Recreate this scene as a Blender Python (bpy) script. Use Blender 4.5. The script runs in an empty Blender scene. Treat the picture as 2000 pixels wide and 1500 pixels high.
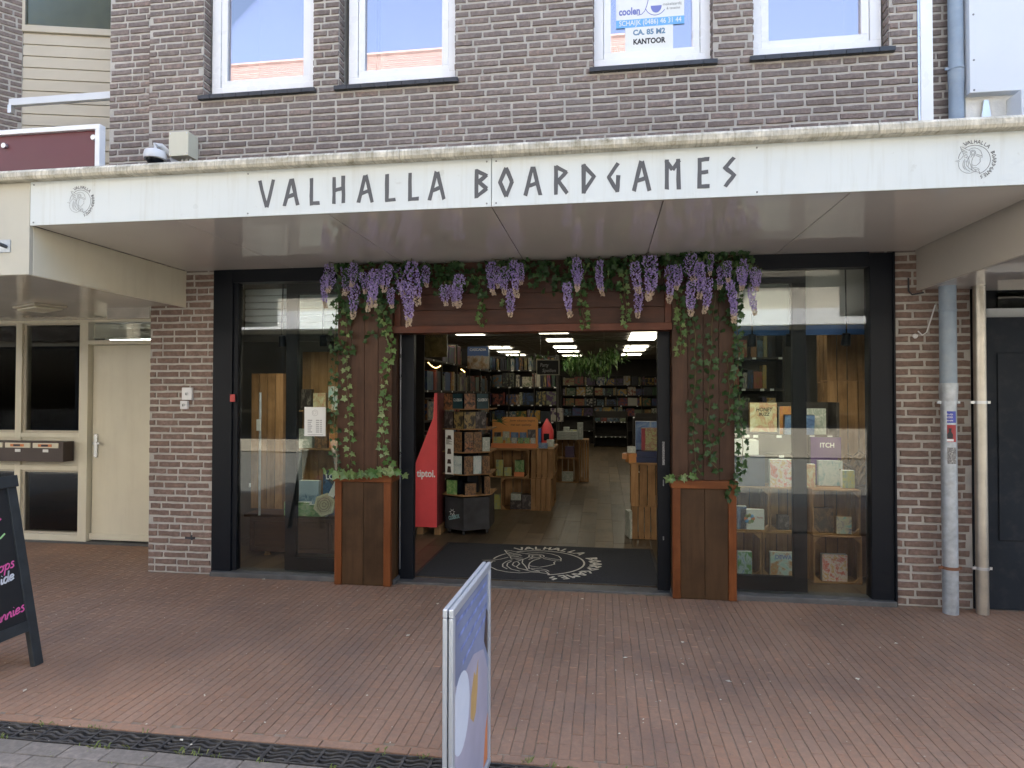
import bpy, bmesh, math, random
from mathutils import Vector, Matrix, noise as mnoise
R = math.radians
SC = bpy.context.scene
COL = SC.collection
rng = random.Random(7)

# ------------------------------------------------------------------ camera
cam_d = bpy.data.cameras.new('camera'); cam = bpy.data.objects.new('camera', cam_d); COL.objects.link(cam)
yaw, pitch, roll = 0.143235, 0.0170335, 0.0014429
fw = Vector((-math.sin(yaw)*math.cos(pitch), math.cos(yaw)*math.cos(pitch), math.sin(pitch)))
rt = Vector((math.cos(yaw), math.sin(yaw), 0)); up = rt.cross(fw)
cr, sr = math.cos(roll), math.sin(roll)
rt, up = rt*cr + up*sr, up*cr - rt*sr
cam.matrix_world = Matrix(((rt.x, up.x, -fw.x, 0), (rt.y, up.y, -fw.y, -5.282), (rt.z, up.z, -fw.z, 1.6), (0, 0, 0, 1)))
cam_d.sensor_fit = 'HORIZONTAL'; cam_d.sensor_width = 36; cam_d.lens = 22.443
cam_d.clip_start = 0.05; cam_d.clip_end = 2000
SC.camera = cam

# ------------------------------------------------------------------ sky, sun, exposure
SUN_EL, SUN_AZ = 52.0, 12.0          # the sun stands behind the shop; the street front lies in its shade
sdir = Vector((math.sin(R(SUN_AZ))*math.cos(R(SUN_EL)), math.cos(R(SUN_AZ))*math.cos(R(SUN_EL)), math.sin(R(SUN_EL))))
W = bpy.data.worlds.new('World'); SC.world = W; W.use_nodes = True
wn, wl = W.node_tree.nodes, W.node_tree.links
sky = wn.new('ShaderNodeTexSky'); sky.sky_type = 'NISHITA'; sky.sun_disc = False
sky.sun_elevation = R(SUN_EL); sky.sun_rotation = R(SUN_AZ)
sky.air_density = 1.0; sky.dust_density = 4.0; sky.ozone_density = 1.0
wl.new(sky.outputs[0], wn['Background'].inputs[0]); wn['Background'].inputs[1].default_value = 0.15
sun_d = bpy.data.lights.new('sun', 'SUN'); sun_d.energy = 3.6; sun_d.angle = R(0.5); sun_d.color = (1, 0.95, 0.88)
sun = bpy.data.objects.new('sun', sun_d); COL.objects.link(sun); sun.location = (0, 20, 30)
sun.rotation_euler = sdir.to_track_quat('Z', 'Y').to_euler()
SC.view_settings.view_transform = 'Standard'; SC.view_settings.look = 'None'
SC.view_settings.exposure = 2.35; SC.view_settings.gamma = 1.0; SC.view_settings.use_curve_mapping = False
SC.render.engine = 'CYCLES'
SC.cycles.use_denoising = True
try: SC.cycles.denoiser = 'OPENIMAGEDENOISE'
except Exception: pass
SC.cycles.max_bounces = 10; SC.cycles.diffuse_bounces = 5; SC.cycles.glossy_bounces = 5; SC.cycles.transparent_max_bounces = 16
SC.cycles.sample_clamp_indirect = 6.0; SC.cycles.caustics_reflective = False; SC.cycles.caustics_refractive = False

# ------------------------------------------------------------------ materials
def lin(r, g, b):
    f = lambda v: (v/255/12.92) if v <= 10.3 else ((v/255+0.055)/1.055)**2.4
    return (f(r), f(g), f(b))
MATS = {}
def newmat(name):
    m = bpy.data.materials.new(name); m.use_nodes = True; MATS[name] = m
    return m, m.node_tree.nodes, m.node_tree.links, m.node_tree.nodes['Principled BSDF']
def nz(N, L, vec, scale, detail=4, rough=.55, dist=0.0):
    n = N.new('ShaderNodeTexNoise'); n.inputs['Scale'].default_value = scale; n.inputs['Detail'].default_value = detail
    n.inputs['Roughness'].default_value = rough; n.inputs['Distortion'].default_value = dist
    if vec is not None: L.new(vec, n.inputs['Vector'])
    return n.outputs['Fac']
def ramp(N, L, fac, stops, interp='LINEAR'):
    r = N.new('ShaderNodeValToRGB'); r.color_ramp.interpolation = interp; e = r.color_ramp.elements
    while len(e) < len(stops): e.new(0.5)
    for i, (p, c) in enumerate(stops):
        e[i].position = p; e[i].color = (*c, 1) if len(c) == 3 else c
    L.new(fac, r.inputs[0]); return r.outputs[0]
def mth(N, L, op, a, b=None, clamp=False):
    n = N.new('ShaderNodeMath'); n.operation = op; n.use_clamp = clamp
    for i, v in enumerate((a, b)):
        if v is None: continue
        if isinstance(v, (int, float)): n.inputs[i].default_value = v
        else: L.new(v, n.inputs[i])
    return n.outputs[0]
def mix(N, L, fac, a, b, blend='MIX'):
    n = N.new('ShaderNodeMix'); n.data_type = 'RGBA'; n.blend_type = blend
    for s, v in ((n.inputs[0], fac), (n.inputs[6], a), (n.inputs[7], b)):
        if isinstance(v, (int, float)): s.default_value = v
        elif isinstance(v, tuple): s.default_value = (*v, 1) if len(v) == 3 else v
        else: L.new(v, s)
    return n.outputs[2]
def piece_random(N, L):            # one number for each piece: object random for single pieces, a face attribute in joined ones
    oi = N.new('ShaderNodeObjectInfo'); at = N.new('ShaderNodeAttribute'); at.attribute_name = 'rnd'
    return mth(N, L, 'FRACT', mth(N, L, 'ADD', oi.outputs['Random'], at.outputs['Fac']))
def pm(name, col, rough=.6, var=.18, scale=6, bump=0.0, bscale=60, rnd=0.0, metal=0.0, spec=.5, stain=None, stain_s=2.0, stain_a=.4):
    """painted / plain surface: colour with cloudy variation, optional shape of dirt, fine relief"""
    m, N, L, P = newmat(name)
    pos = N.new('ShaderNodeNewGeometry').outputs['Position']
    n1 = nz(N, L, pos, scale, 5)
    lo = tuple(v*(1-var) for v in col); hi = tuple(min(1, v*(1+var)) for v in col)
    c = ramp(N, L, n1, [(.3, lo), (.7, hi)])
    if rnd:
        pr = piece_random(N, L)
        c = mix(N, L, 1.0, c, ramp(N, L, pr, [(0, (1-rnd,)*3), (1, (1+rnd,)*3)]), 'MULTIPLY')
    if stain:
        s = nz(N, L, pos, stain_s, 6, .65)
        f = mth(N, L, 'MULTIPLY', mth(N, L, 'MULTIPLY', mth(N, L, 'SUBTRACT', s, .5, True), 5.0, True), stain_a)
        c = mix(N, L, f, c, stain)
    L.new(c, P.inputs['Base Color'])
    rr = nz(N, L, pos, scale*2.3, 3)
    L.new(mth(N, L, 'ADD', mth(N, L, 'MULTIPLY', mth(N, L, 'SUBTRACT', rr, .5), .22), rough, True), P.inputs['Roughness'])
    P.inputs['Metallic'].default_value = metal; P.inputs['Specular IOR Level'].default_value = spec
    if bump:
        b = N.new('ShaderNodeBump'); b.inputs['Strength'].default_value = bump; b.inputs['Distance'].default_value = .004
        L.new(nz(N, L, pos, bscale, 6, .6), b.inputs['Height']); L.new(b.outputs[0], P.inputs['Normal'])
    return m
def wood(name, c1, c2, axis='z', rough=.5, scale=9, bump=.25, rnd=.18, c3=None):
    m, N, L, P = newmat(name)
    geo = N.new('ShaderNodeNewGeometry'); mp = N.new('ShaderNodeMapping')
    pr = piece_random(N, L); ad = N.new('ShaderNodeVectorMath'); ad.operation = 'ADD'
    cmb = N.new('ShaderNodeCombineXYZ')
    for i in range(3): L.new(mth(N, L, 'MULTIPLY', pr, 7.0+i*3), cmb.inputs[i])
    L.new(geo.outputs['Position'], ad.inputs[0]); L.new(cmb.outputs[0], ad.inputs[1])
    L.new(ad.outputs[0], mp.inputs['Vector'])
    s = [1, 1, 1]; s['xyz'.index(axis)] = .09
    mp.inputs['Scale'].default_value = s
    g = nz(N, L, mp.outputs[0], scale*4, 6, .62, .5)
    blot = nz(N, L, ad.outputs[0], 3.0, 4, .6)
    c = ramp(N, L, g, [(.28, c1), (.62, c2)])
    c = mix(N, L, mth(N, L, 'MULTIPLY', mth(N, L, 'SUBTRACT', blot, .48, True), 3.0, True), c, c3 or tuple(v*.55 for v in c1))
    v = N.new('ShaderNodeTexVoronoi'); v.inputs['Scale'].default_value = 3.2; L.new(mp2(N, L, ad.outputs[0], axis), v.inputs['Vector'])
    kn = ramp(N, L, v.outputs['Distance'], [(.03, (1, 1, 1)), (.10, (0, 0, 0))])
    c = mix(N, L, mth(N, L, 'MULTIPLY', kn, .65), c, tuple(x*.3 for x in c1))
    c = mix(N, L, 1.0, c, ramp(N, L, pr, [(0, (1-rnd,)*3), (1, (1+rnd,)*3)]), 'MULTIPLY')
    L.new(c, P.inputs['Base Color'])
    L.new(mth(N, L, 'ADD', mth(N, L, 'MULTIPLY', g, .25), rough-.12), P.inputs['Roughness']); P.inputs['Specular IOR Level'].default_value = .22
    b = N.new('ShaderNodeBump'); b.inputs['Strength'].default_value = bump; b.inputs['Distance'].default_value = .003
    L.new(g, b.inputs['Height']); L.new(b.outputs[0], P.inputs['Normal'])
    return m
def mp2(N, L, vec, axis):
    mp = N.new('ShaderNodeMapping'); s = [1, 1, 1]; s['xyz'.index(axis)] = .45
    mp.inputs['Scale'].default_value = s; L.new(vec, mp.inputs['Vector']); return mp.outputs[0]
def brickmat(name, cols, dark, rough=.8, bump=.5, lime=None, lime_a=.25):
    m, N, L, P = newmat(name)
    pos = N.new('ShaderNodeNewGeometry').outputs['Position']; pr = piece_random(N, L)
    c = ramp(N, L, pr, [(i/(len(cols)-1), k) for i, k in enumerate(cols)])
    n1 = nz(N, L, pos, 34, 6, .65); n2 = nz(N, L, pos, 1.1, 3)
    c = mix(N, L, ramp(N, L, n1, [(.42, (.75,)*3), (.66, (0,)*3)]), c, dark)
    c = mix(N, L, 1.0, c, ramp(N, L, n2, [(.3, (.8, .8, .82)), (.7, (1.15, 1.12, 1.1))]), 'MULTIPLY')
    if lime:
        n3 = nz(N, L, pos, 14, 8, .7)
        c = mix(N, L, mth(N, L, 'MULTIPLY', ramp(N, L, n3, [(.55, (0,)*3), (.75, (1,)*3)]), lime_a), c, lime)
    L.new(c, P.inputs['Base Color']); P.inputs['Roughness'].default_value = rough; P.inputs['Specular IOR Level'].default_value = .3
    b = N.new('ShaderNodeBump'); b.inputs['Strength'].default_value = bump; b.inputs['Distance'].default_value = .006
    mpn = N.new('ShaderNodeMapping'); mpn.inputs['Scale'].default_value = (1, 1, 2.4); L.new(pos, mpn.inputs['Vector'])
    L.new(nz(N, L, mpn.outputs[0], 42, 6, .68, .6), b.inputs['Height']); L.new(b.outputs[0], P.inputs['Normal'])
    return m
def glassmat(name, refl=.1, tint=(.93, .96, .95), rough=0.0, gtint=(1, 1, 1)):
    m, N, L, P = newmat(name); N.remove(P)
    tr = N.new('ShaderNodeBsdfTransparent'); tr.inputs[0].default_value = (*tint, 1)
    gl = N.new('ShaderNodeBsdfGlossy'); gl.inputs['Roughness'].default_value = rough; gl.inputs['Color'].default_value = (*gtint, 1)
    fr = N.new('ShaderNodeFresnel'); fr.inputs['IOR'].default_value = 1.5
    ms = N.new('ShaderNodeMixShader')
    L.new(mth(N, L, 'ADD', fr.outputs[0], refl-.04, True), ms.inputs[0]); L.new(tr.outputs[0], ms.inputs[1]); L.new(gl.outputs[0], ms.inputs[2])
    L.new(ms.outputs[0], N['Material Output'].inputs[0]); return m
def emis(name, col, s):
    m, N, L, P = newmat(name); P.inputs['Base Color'].default_value = (.8, .8, .8, 1)
    P.inputs['Emission Color'].default_value = (*col, 1); P.inputs['Emission Strength'].default_value = s; return m
def cover(name, cols, scale=3.2, seed=0.0, sky_top=None, rough=.35):
    """flat printed box art: generic blotches of colour in the box's own coordinates"""
    m, N, L, P = newmat(name)
    tc = N.new('ShaderNodeTexCoord'); oi = N.new('ShaderNodeObjectInfo')
    ad = N.new('ShaderNodeVectorMath'); ad.operation = 'ADD'; ad.inputs[1].default_value = (seed, seed*1.7, seed*.3)
    L.new(tc.outputs['Generated'], ad.inputs[0])
    n = nz(N, L, ad.outputs[0], scale, 5, .6, .8)
    k = len(cols)
    c = ramp(N, L, n, [(.3+.4*i/max(1, k-1), x) for i, x in enumerate(cols)])
    if sky_top:
        sp = N.new('ShaderNodeSeparateXYZ'); L.new(tc.outputs['Generated'], sp.inputs[0])
        c = mix(N, L, ramp(N, L, mth(N, L, 'ADD', sp.outputs[2], mth(N, L, 'MULTIPLY', n, .25)), [(.68, (0,)*3), (.74, (1,)*3)]), c, sky_top)
    L.new(c, P.inputs['Base Color']); P.inputs['Roughness'].default_value = rough; return m
def box_print(name, cols, bright=1.0):
    m, N, L, P = newmat(name)
    oi = N.new('ShaderNodeObjectInfo'); tc = N.new('ShaderNodeTexCoord')
    k = len(cols)
    c = ramp(N, L, oi.outputs['Random'], [(i/k, tuple(v*bright for v in x)) for i, x in enumerate(cols)], 'CONSTANT')
    ad = N.new('ShaderNodeVectorMath'); ad.operation = 'ADD'; cm = N.new('ShaderNodeCombineXYZ')
    L.new(mth(N, L, 'MULTIPLY', oi.outputs['Random'], 91.0), cm.inputs[0]); L.new(tc.outputs['Generated'], ad.inputs[0]); L.new(cm.outputs[0], ad.inputs[1])
    n = nz(N, L, ad.outputs[0], 3.0, 4, .6, .6)
    r2 = mth(N, L, 'FRACT', mth(N, L, 'MULTIPLY', oi.outputs['Random'], 13.7))
    c2 = ramp(N, L, r2, [(i/k, tuple(v*bright for v in x)) for i, x in enumerate(cols[::-1])], 'CONSTANT')
    c = mix(N, L, ramp(N, L, n, [(.48, (0,)*3), (.56, (1,)*3)]), c, c2)
    L.new(c, P.inputs['Base Color']); P.inputs['Roughness'].default_value = .4; return m

M_brick = brickmat('brown_brick', [(.215, .172, .152), (.25, .203, .18), (.285, .238, .215), (.24, .204, .188), (.325, .243, .207), (.215, .186, .173)], (.14, .118, .107), lime=(.42, .38, .35), lime_a=.25)
M_brick_red = brickmat('red_brown_brick', [(.23, .155, .125), (.26, .18, .148), (.29, .20, .165), (.245, .168, .14), (.31, .225, .19)], (.15, .11, .09), lime=(.42, .37, .32), lime_a=.25)
M_mortar = pm('mortar', (.46, .44, .40), .9, .15, 9, .6, 90, stain=(.3, .28, .26), stain_s=1.3, stain_a=.5)
M_paver = brickmat('red_clinker', [(.33, .183, .110), (.355, .203, .125), (.37, .22, .14), (.335, .20, .13), (.385, .205, .12)], (.265, .17, .112), .72, .35, lime=(.42, .33, .25), lime_a=.2)
M_grey_paver = brickmat('grey_clinker', [(.21, .185, .15), (.24, .21, .175), (.26, .225, .19)], (.14, .125, .105), .8, .35)
M_joint = pm('joint_sand', (.25, .185, .13), .95, .3, 14, .4, 120, stain=(.09, .10, .05), stain_s=4, stain_a=.7)
M_fascia = pm('white_sheet', (.62, .665, .665), .32, .03, 1.5, stain=(.6, .6, .56), stain_s=1.0, stain_a=.12)
def streaky(m, axis_scale=(26, 1, 1.6), col=(.42, .42, .36), amt=.35, lo=.52, hi=.8):
    N, L = m.node_tree.nodes, m.node_tree.links; P = N['Principled BSDF']; src = P.inputs['Base Color'].links[0].from_socket
    pos = N.new('ShaderNodeNewGeometry').outputs['Position']; mp = N.new('ShaderNodeMapping'); mp.inputs['Scale'].default_value = axis_scale; L.new(pos, mp.inputs['Vector'])
    f = mth(N, L, 'MULTIPLY', ramp(N, L, nz(N, L, mp.outputs[0], 1.0, 5, .6), [(lo, (0,)*3), (hi, (1,)*3)]), amt)
    L.new(mix(N, L, f, src, col), P.inputs['Base Color'])
def blotchy(m, scale, col, amt, lo=.6, hi=.66, detail=3):
    N, L = m.node_tree.nodes, m.node_tree.links; P = N['Principled BSDF']; src = P.inputs['Base Color'].links[0].from_socket
    pos = N.new('ShaderNodeNewGeometry').outputs['Position']
    f = mth(N, L, 'MULTIPLY', ramp(N, L, nz(N, L, pos, scale, detail, .6), [(lo, (0,)*3), (hi, (1,)*3)]), amt)
    L.new(mix(N, L, f, src, col), P.inputs['Base Color'])
streaky(M_fascia); blotchy(M_fascia, 14, (.4, .4, .36), .25, .68, .74)
blotchy(M_paver, 1.7, (.16, .12, .10), .45, .5, .75, 5); blotchy(M_paver, 26, (.10, .085, .075), .6, .70, .74); blotchy(M_paver, .6, (.38, .27, .20), .3, .5, .7, 4)
blotchy(M_brick, .9, (.30, .27, .25), .35, .5, .72, 6); blotchy(M_brick_red, 1.2, (.16, .11, .09), .4, .5, .72, 6); blotchy(M_mortar, 2.2, (.38, .36, .33), .6, .5, .65, 6)
M_letter = pm('dark_vinyl', (.075, .08, .09), .45, .05)
M_line = pm('grey_vinyl', (.13, .135, .14), .5, .05)
M_cream = pm('cream_paint', (.70, .665, .53), .4, .05, 2, stain=(.45, .40, .30), stain_s=1.5, stain_a=.15)
M_cream_dk = pm('beige_enamel', (.50, .46, .37), .45, .06, 2, stain=(.36, .33, .26), stain_s=1.1, stain_a=.25)
streaky(M_cream, (9, 9, 1.0), (.5, .45, .33), .25)
M_soffit = pm('glossy_grey_panel', (.70, .68, .65), .02, .04, 1.2, spec=.85)
M_soffit2 = pm('glossy_brown_panel', (.50, .46, .40), .12, .06, 1.2, spec=.6)
M_moss = pm('mossy_trim', (.58, .55, .46), .7, .35, 22, .5, 60, stain=(.12, .10, .04), stain_s=11, stain_a=.95)
def moss():
    streaky(M_moss, (70, 3, 9), (.15, .13, .065), .5, .46, .68)
M_white = pm('white_frame_paint', (.82, .83, .84), .3, .03, 2)
M_black = pm('black_frame_paint', (.006, .008, .012), .42, .08, 1.0, spec=.2)
moss()
M_rubber = pm('black_rubber', (.02, .02, .022), .6, .2)
M_slate = pm('dark_slate', (.03, .034, .042), .45, .25, 12, .3, 90)
M_step = pm('grey_stone_sill', (.085, .085, .085), .5, .25, 8, .3, 80, stain=(.18, .17, .15), stain_s=5, stain_a=.4)
M_glass = glassmat('shop_glass', .038)
M_glass_up = glassmat('coated_glass', .36, (.9, .88, .95), 0.0, (1.0, .92, .93))
M_glass_dk = glassmat('dark_glass', .05, (.8, .8, .74)); M_glass_ol = glassmat('olive_glass', .0, (.75, .75, .66)); M_olive = pm('olive_blind', (.3, .285, .22), .8, .1)
M_plank_v = wood('brown_plank', (.050, .024, .014), (.078, .039, .023), 'z', .42, 8)
M_plank_lo = wood('olive_brown_plank', (.056, .030, .014), (.078, .042, .020), 'z', .45, 7, rnd=.1)
M_plank_h = wood('brown_board', (.036, .014, .010), (.075, .031, .019), 'x', .42, 8)
M_trim_v = wood('orange_stained_post', (.125, .037, .011), (.175, .057, .018), 'z', .38, 8, rnd=.15)
M_trim_h = wood('orange_stained_rail', (.155, .047, .012), (.22, .073, .021), 'x', .38, 8, rnd=.12)
M_beam = wood('red_brown_rail', (.085, .026, .015), (.125, .042, .024), 'x', .38, 8)
M_crate_v = wood('crate_wood', (.24, .13, .055), (.36, .21, .10), 'z', .7, 7, rnd=.22)
M_crate_h = wood('crate_wood_flat', (.24, .13, .055), (.36, .21, .10), 'x', .7, 7, rnd=.22)
M_crate_p = wood('crate_post', (.26, .15, .065), (.38, .23, .11), 'z', .7, 7, rnd=.2)
M_dkwood = wood('dark_cabinet_wood', (.05, .022, .012), (.085, .04, .02), 'x', .45, 6)
M_shelf = pm('black_brown_shelf', (.024, .019, .015), .55, .2)
M_floor = wood('floor_board', (.066, .046, .029), (.118, .088, .058), 'y', .38, 5, .15, rnd=.35)
M_wall_in = pm('dark_interior_wall', (.075, .068, .06), .8, .15, 2)
M_ceil = pm('grey_ceiling_tile', (.34, .33, .31), .85, .08, 3, .3, 150)
M_mat = pm('black_mat_fibre', (.012, .014, .02), .95, .3, 40, .8, 300)
M_matline = pm('white_mat_print', (.5, .48, .42), .9, .2, 50)
M_alu = pm('brushed_aluminium', (.62, .64, .66), .3, .04, 4, metal=.85)
M_galv = pm('galvanised_zinc', (.42, .46, .5), .45, .22, 18, .25, 60, metal=.55, stain=(.6, .6, .6), stain_s=7, stain_a=.4)
M_steel = pm('dull_steel', (.5, .47, .41), .35, .12, 10, metal=.8)
M_bluepvc = pm('blue_grey_pipe', (.26, .33, .41), .5, .1, 8, stain=(.4, .43, .46), stain_s=9, stain_a=.35)
M_dkpanel = pm('anthracite_panel', (.018, .023, .031), .62, .12, 2, spec=.15, stain=(.08, .08, .08), stain_s=9, stain_a=.2)
M_maroon = pm('maroon_panel', (.115, .022, .032), .35, .06, 2)
M_jbox = pm('pale_plastic', (.62, .60, .47), .45, .05, 4)
M_camw = pm('white_plastic', (.74, .75, .76), .35, .03)
M_render = pm('white_render', (.72, .72, .68), .9, .1, 9, .9, 60)
M_greywhite = pm('pale_grey_sheet', (.66, .69, .72), .35, .04, 1.0)
M_brownbox = pm('dark_brown_enamel', (.05, .032, .027), .4, .1)
M_orange = pm('orange_plastic', (.6, .2, .06), .45, .1)
M_red = pm('red_card', (.75, .085, .095), .4, .05)
M_redbtn = pm('red_plastic', (.45, .05, .05), .4, .05)
M_paper = pm('white_paper', (.75, .77, .75), .7, .03)
M_ink = pm('black_ink', (.03, .03, .035), .6, .05)
M_greyink = pm('grey_ink', (.2, .21, .22), .6, .05)
M_whiteink = pm('white_ink', (.8, .8, .8), .6, .03)
M_chalkb = pm('blackboard', (.014, .015, .016), .6, .2, 5)
M_chalkframe = pm('black_stained_wood', (.03, .035, .037), .55, .25, 12, .3, 40)
M_pink = pm('pink_chalk', (.75, .12, .36), .8, .1)
M_chalkw = pm('white_chalk', (.66, .68, .7), .8, .1)
M_green_ch = pm('green_chalk', (.4, .7, .3), .8, .1)
M_cast = pm('cast_iron', (.05, .046, .042), .6, .3, 20, .5, 80, stain=(.16, .14, .11), stain_s=14, stain_a=.6)
M_drain_shade = pm('drain_shade', (.018, .016, .014), .95, .4, 20)  # near-black colour stands in for the shade down in the drain recess
M_blue = pm('blue_stripe_card', (.03, .12, .36), .5, .06)
M_grey_in = pm('grey_bulkhead', (.42, .42, .40), .7, .06, 1.5)
M_lamp = emis('lamp_diffuser', (1.0, .93, .72), 1.6)
M_fairy = emis('warm_led', (1.0, .62, .2), 3.0)
M_stem = pm('vine_stem', (.10, .09, .035), .7, .2)
M_alu_fr = pm('alu_white_clip_frame', (.56, .60, .65), .32, .02, .4, metal=.5)

def leafmat(name, cols, trans=.25):
    m, N, L, P = newmat(name)
    pr = piece_random(N, L); c = ramp(N, L, pr, [(i/(len(cols)-1), k) for i, k in enumerate(cols)])
    pos = N.new('ShaderNodeNewGeometry').outputs['Position']
    c = mix(N, L, 1.0, c, ramp(N, L, nz(N, L, pos, 60, 3), [(.3, (.8,)*3), (.7, (1.2,)*3)]), 'MULTIPLY')
    L.new(c, P.inputs['Base Color']); P.inputs['Roughness'].default_value = .45
    t = N.new('ShaderNodeBsdfTranslucent'); L.new(c, t.inputs[0]); ms = N.new('ShaderNodeMixShader'); ms.inputs[0].default_value = trans
    L.new(P.outputs[0], ms.inputs[1]); L.new(t.outputs[0], ms.inputs[2]); L.new(ms.outputs[0], N['Material Output'].inputs[0]); return m
M_ivy = leafmat('ivy_leaf', [(.035, .095, .022), (.06, .14, .035), (.10, .19, .05), (.18, .26, .09), (.05, .12, .04)])
M_ivy_dk = leafmat('dark_ivy_leaf', [(.022, .06, .018), (.035, .09, .027), (.055, .12, .035)])
M_petal = leafmat('lilac_petal', [(.36, .27, .64), (.46, .37, .74), (.62, .54, .84), (.29, .20, .56)], .2)
M_petal_tip = leafmat('cream_petal', [(.62, .52, .36), (.70, .58, .52), (.68, .6, .42)], .2)
M_ivy_lt = leafmat('pale_ivy_leaf', [(.07, .16, .04), (.13, .24, .065), (.22, .32, .12), (.30, .38, .18), (.10, .2, .06)])
M_weed = leafmat('weed_blade', [(.12, .18, .03), (.2, .25, .06), (.3, .3, .12)])
M_litter = pm('dry_petal', (.68, .62, .48), .8, .4, 30)

# ------------------------------------------------------------------ building blocks
ORG = {}
def org(o): return ORG.get(o.name, Vector((0, 0, 0))) if o else Vector((0, 0, 0))
def tag(o, label=None, cat=None, group=None, kind=None):
    if label: o['label'] = label
    if cat: o['category'] = cat
    if group: o['group'] = group
    if kind: o['kind'] = kind
    return o
def thing(name, label, cat, loc=(0, 0, 0), group=None, rotz=0.0, local=False):
    o = bpy.data.objects.new(name, None); COL.objects.link(o); o.empty_display_size = .1
    o.location = loc; o.rotation_euler = (0, 0, rotz)
    ORG[o.name] = Vector((0, 0, 0)) if rotz or local else Vector(loc)
    return tag(o, label, cat, group)
def link(name, me, parent=None, loc=(0, 0, 0), rot=None, scale=None):
    o = bpy.data.objects.new(name, me); COL.objects.link(o); o.location = loc
    if rot is not None: o.rotation_euler = rot
    if scale is not None: o.scale = scale
    if parent: o.parent = parent
    return o
class MB:
    def __init__(s): s.v = []; s.f = []; s.m = []; s.r = []
    def add(s, vs, fs, mi=0, rnd=0.0):
        b = len(s.v); s.v += [Vector(v) for v in vs]; s.f += [tuple(b+i for i in f) for f in fs]
        s.m += [mi]*len(fs); s.r += [rnd]*len(fs); return s
    def box(s, x0, x1, y0, y1, z0, z1, mi=0, rnd=0.0, M=None, faces=None):
        vs = [Vector((x, y, z)) for x in (x0, x1) for y in (y0, y1) for z in (z0, z1)]
        if M is not None: vs = [M @ v for v in vs]
        fs = [(0, 1, 3, 2), (4, 6, 7, 5), (0, 4, 5, 1), (2, 3, 7, 6), (0, 2, 6, 4), (1, 5, 7, 3)]   # -x +x -y +y -z +z
        b = len(s.v); s.v += vs
        for i, f in enumerate(fs):
            s.f.append(tuple(b+k for k in f)); s.m.append(faces.get(i, mi) if faces else mi); s.r.append(rnd)
        return s
    def prism(s, pts, o, u, v, d0, d1, mi=0, rnd=0.0):
        """polygon pts (2-D) in the plane o,u,v, extruded along u x v from d0 to d1"""
        o, u, v = Vector(o), Vector(u), Vector(v); n = u.cross(v).normalized(); k = len(pts)
        a = [o+u*p[0]+v*p[1]+n*d0 for p in pts]; b = [o+u*p[0]+v*p[1]+n*d1 for p in pts]
        fs = [tuple(range(k))[::-1], tuple(range(k, 2*k))] + [(i, (i+1) % k, k+(i+1) % k, k+i) for i in range(k)]
        return s.add(a+b, fs, mi, rnd)
    def tube(s, pts, r, n=8, mi=0, caps=True, rnd=0.0):
        pts = [Vector(p) for p in pts]; rings = []
        rs = r if isinstance(r, (list, tuple)) else [r]*len(pts)
        ref = Vector((0, 0, 1))
        for i, p in enumerate(pts):
            t = (pts[min(i+1, len(pts)-1)]-pts[max(i-1, 0)]).normalized()
            a = t.cross(ref if abs(t.dot(ref)) < .95 else Vector((1, 0, 0))).normalized(); b = t.cross(a)
            rings.append([p+(a*math.cos(2*math.pi*k/n)+b*math.sin(2*math.pi*k/n))*rs[i] for k in range(n)])
        vs = [v for q in rings for v in q]; fs = []
        for i in range(len(pts)-1):
            for k in range(n): fs.append((i*n+k, i*n+(k+1) % n, (i+1)*n+(k+1) % n, (i+1)*n+k))
        if caps: fs += [tuple(range(n))[::-1], tuple(range((len(pts)-1)*n, len(pts)*n))]
        return s.add(vs, fs, mi, rnd)
    def lathe(s, prof, c, axis=(0, 0, 1), n=20, mi=0):
        c = Vector(c); ax = Vector(axis).normalized()
        a = ax.cross(Vector((1, 0, 0)) if abs(ax.x) < .9 else Vector((0, 1, 0))).normalized(); b = ax.cross(a)
        vs = [c+ax*h+(a*math.cos(2*math.pi*k/n)+b*math.sin(2*math.pi*k/n))*r for r, h in prof for k in range(n)]; fs = []
        for i in range(len(prof)-1):
            for k in range(n): fs.append((i*n+k, i*n+(k+1) % n, (i+1)*n+(k+1) % n, (i+1)*n+k))
        return s.add(vs, fs, mi)
    def ribbon(s, pts, w, o, u, v, d, mi=0):
        """flat line of width w through 2-D pts in plane o,u,v lifted by d"""
        o, u, v = Vector(o), Vector(u), Vector(v); n = u.cross(v).normalized(); P = [Vector(p) for p in pts]; vs = []
        closed = (P[0]-P[-1]).length < 1e-6 and len(P) > 3
        for i, p in enumerate(P):
            a = P[i-1] if i > 0 else (P[-2] if closed else p); b = P[i+1] if i < len(P)-1 else (P[1] if closed else p)
            t = (b-a); t = t.normalized() if t.length else Vector((1, 0)); q = Vector((-t.y, t.x))*w/2
            for e in (p+q, p-q): vs.append(o+u*e.x+v*e.y+n*d)
        return s.add(vs, [(2*i, 2*i+1, 2*i+3, 2*i+2) for i in range(len(P)-1)], mi)
    def mesh(s, name, mats, off=Vector((0, 0, 0)), smooth=False, attr=False):
        me = bpy.data.meshes.new(name); me.from_pydata([v-off for v in s.v], [], s.f)
        for m in (mats if isinstance(mats, (list, tuple)) else [mats]): me.materials.append(m)
        me.polygons.foreach_set('material_index', s.m)
        if attr:
            at = me.attributes.new('rnd', 'FLOAT', 'FACE'); at.data.foreach_set('value', s.r)
        bm = bmesh.new(); bm.from_mesh(me); bmesh.ops.recalc_face_normals(bm, faces=bm.faces); bm.to_mesh(me); bm.free()
        if smooth:
            me.polygons.foreach_set('use_smooth', [True]*len(me.polygons))
            me.set_sharp_from_angle(angle=R(40))
        me.update(); return me
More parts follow.
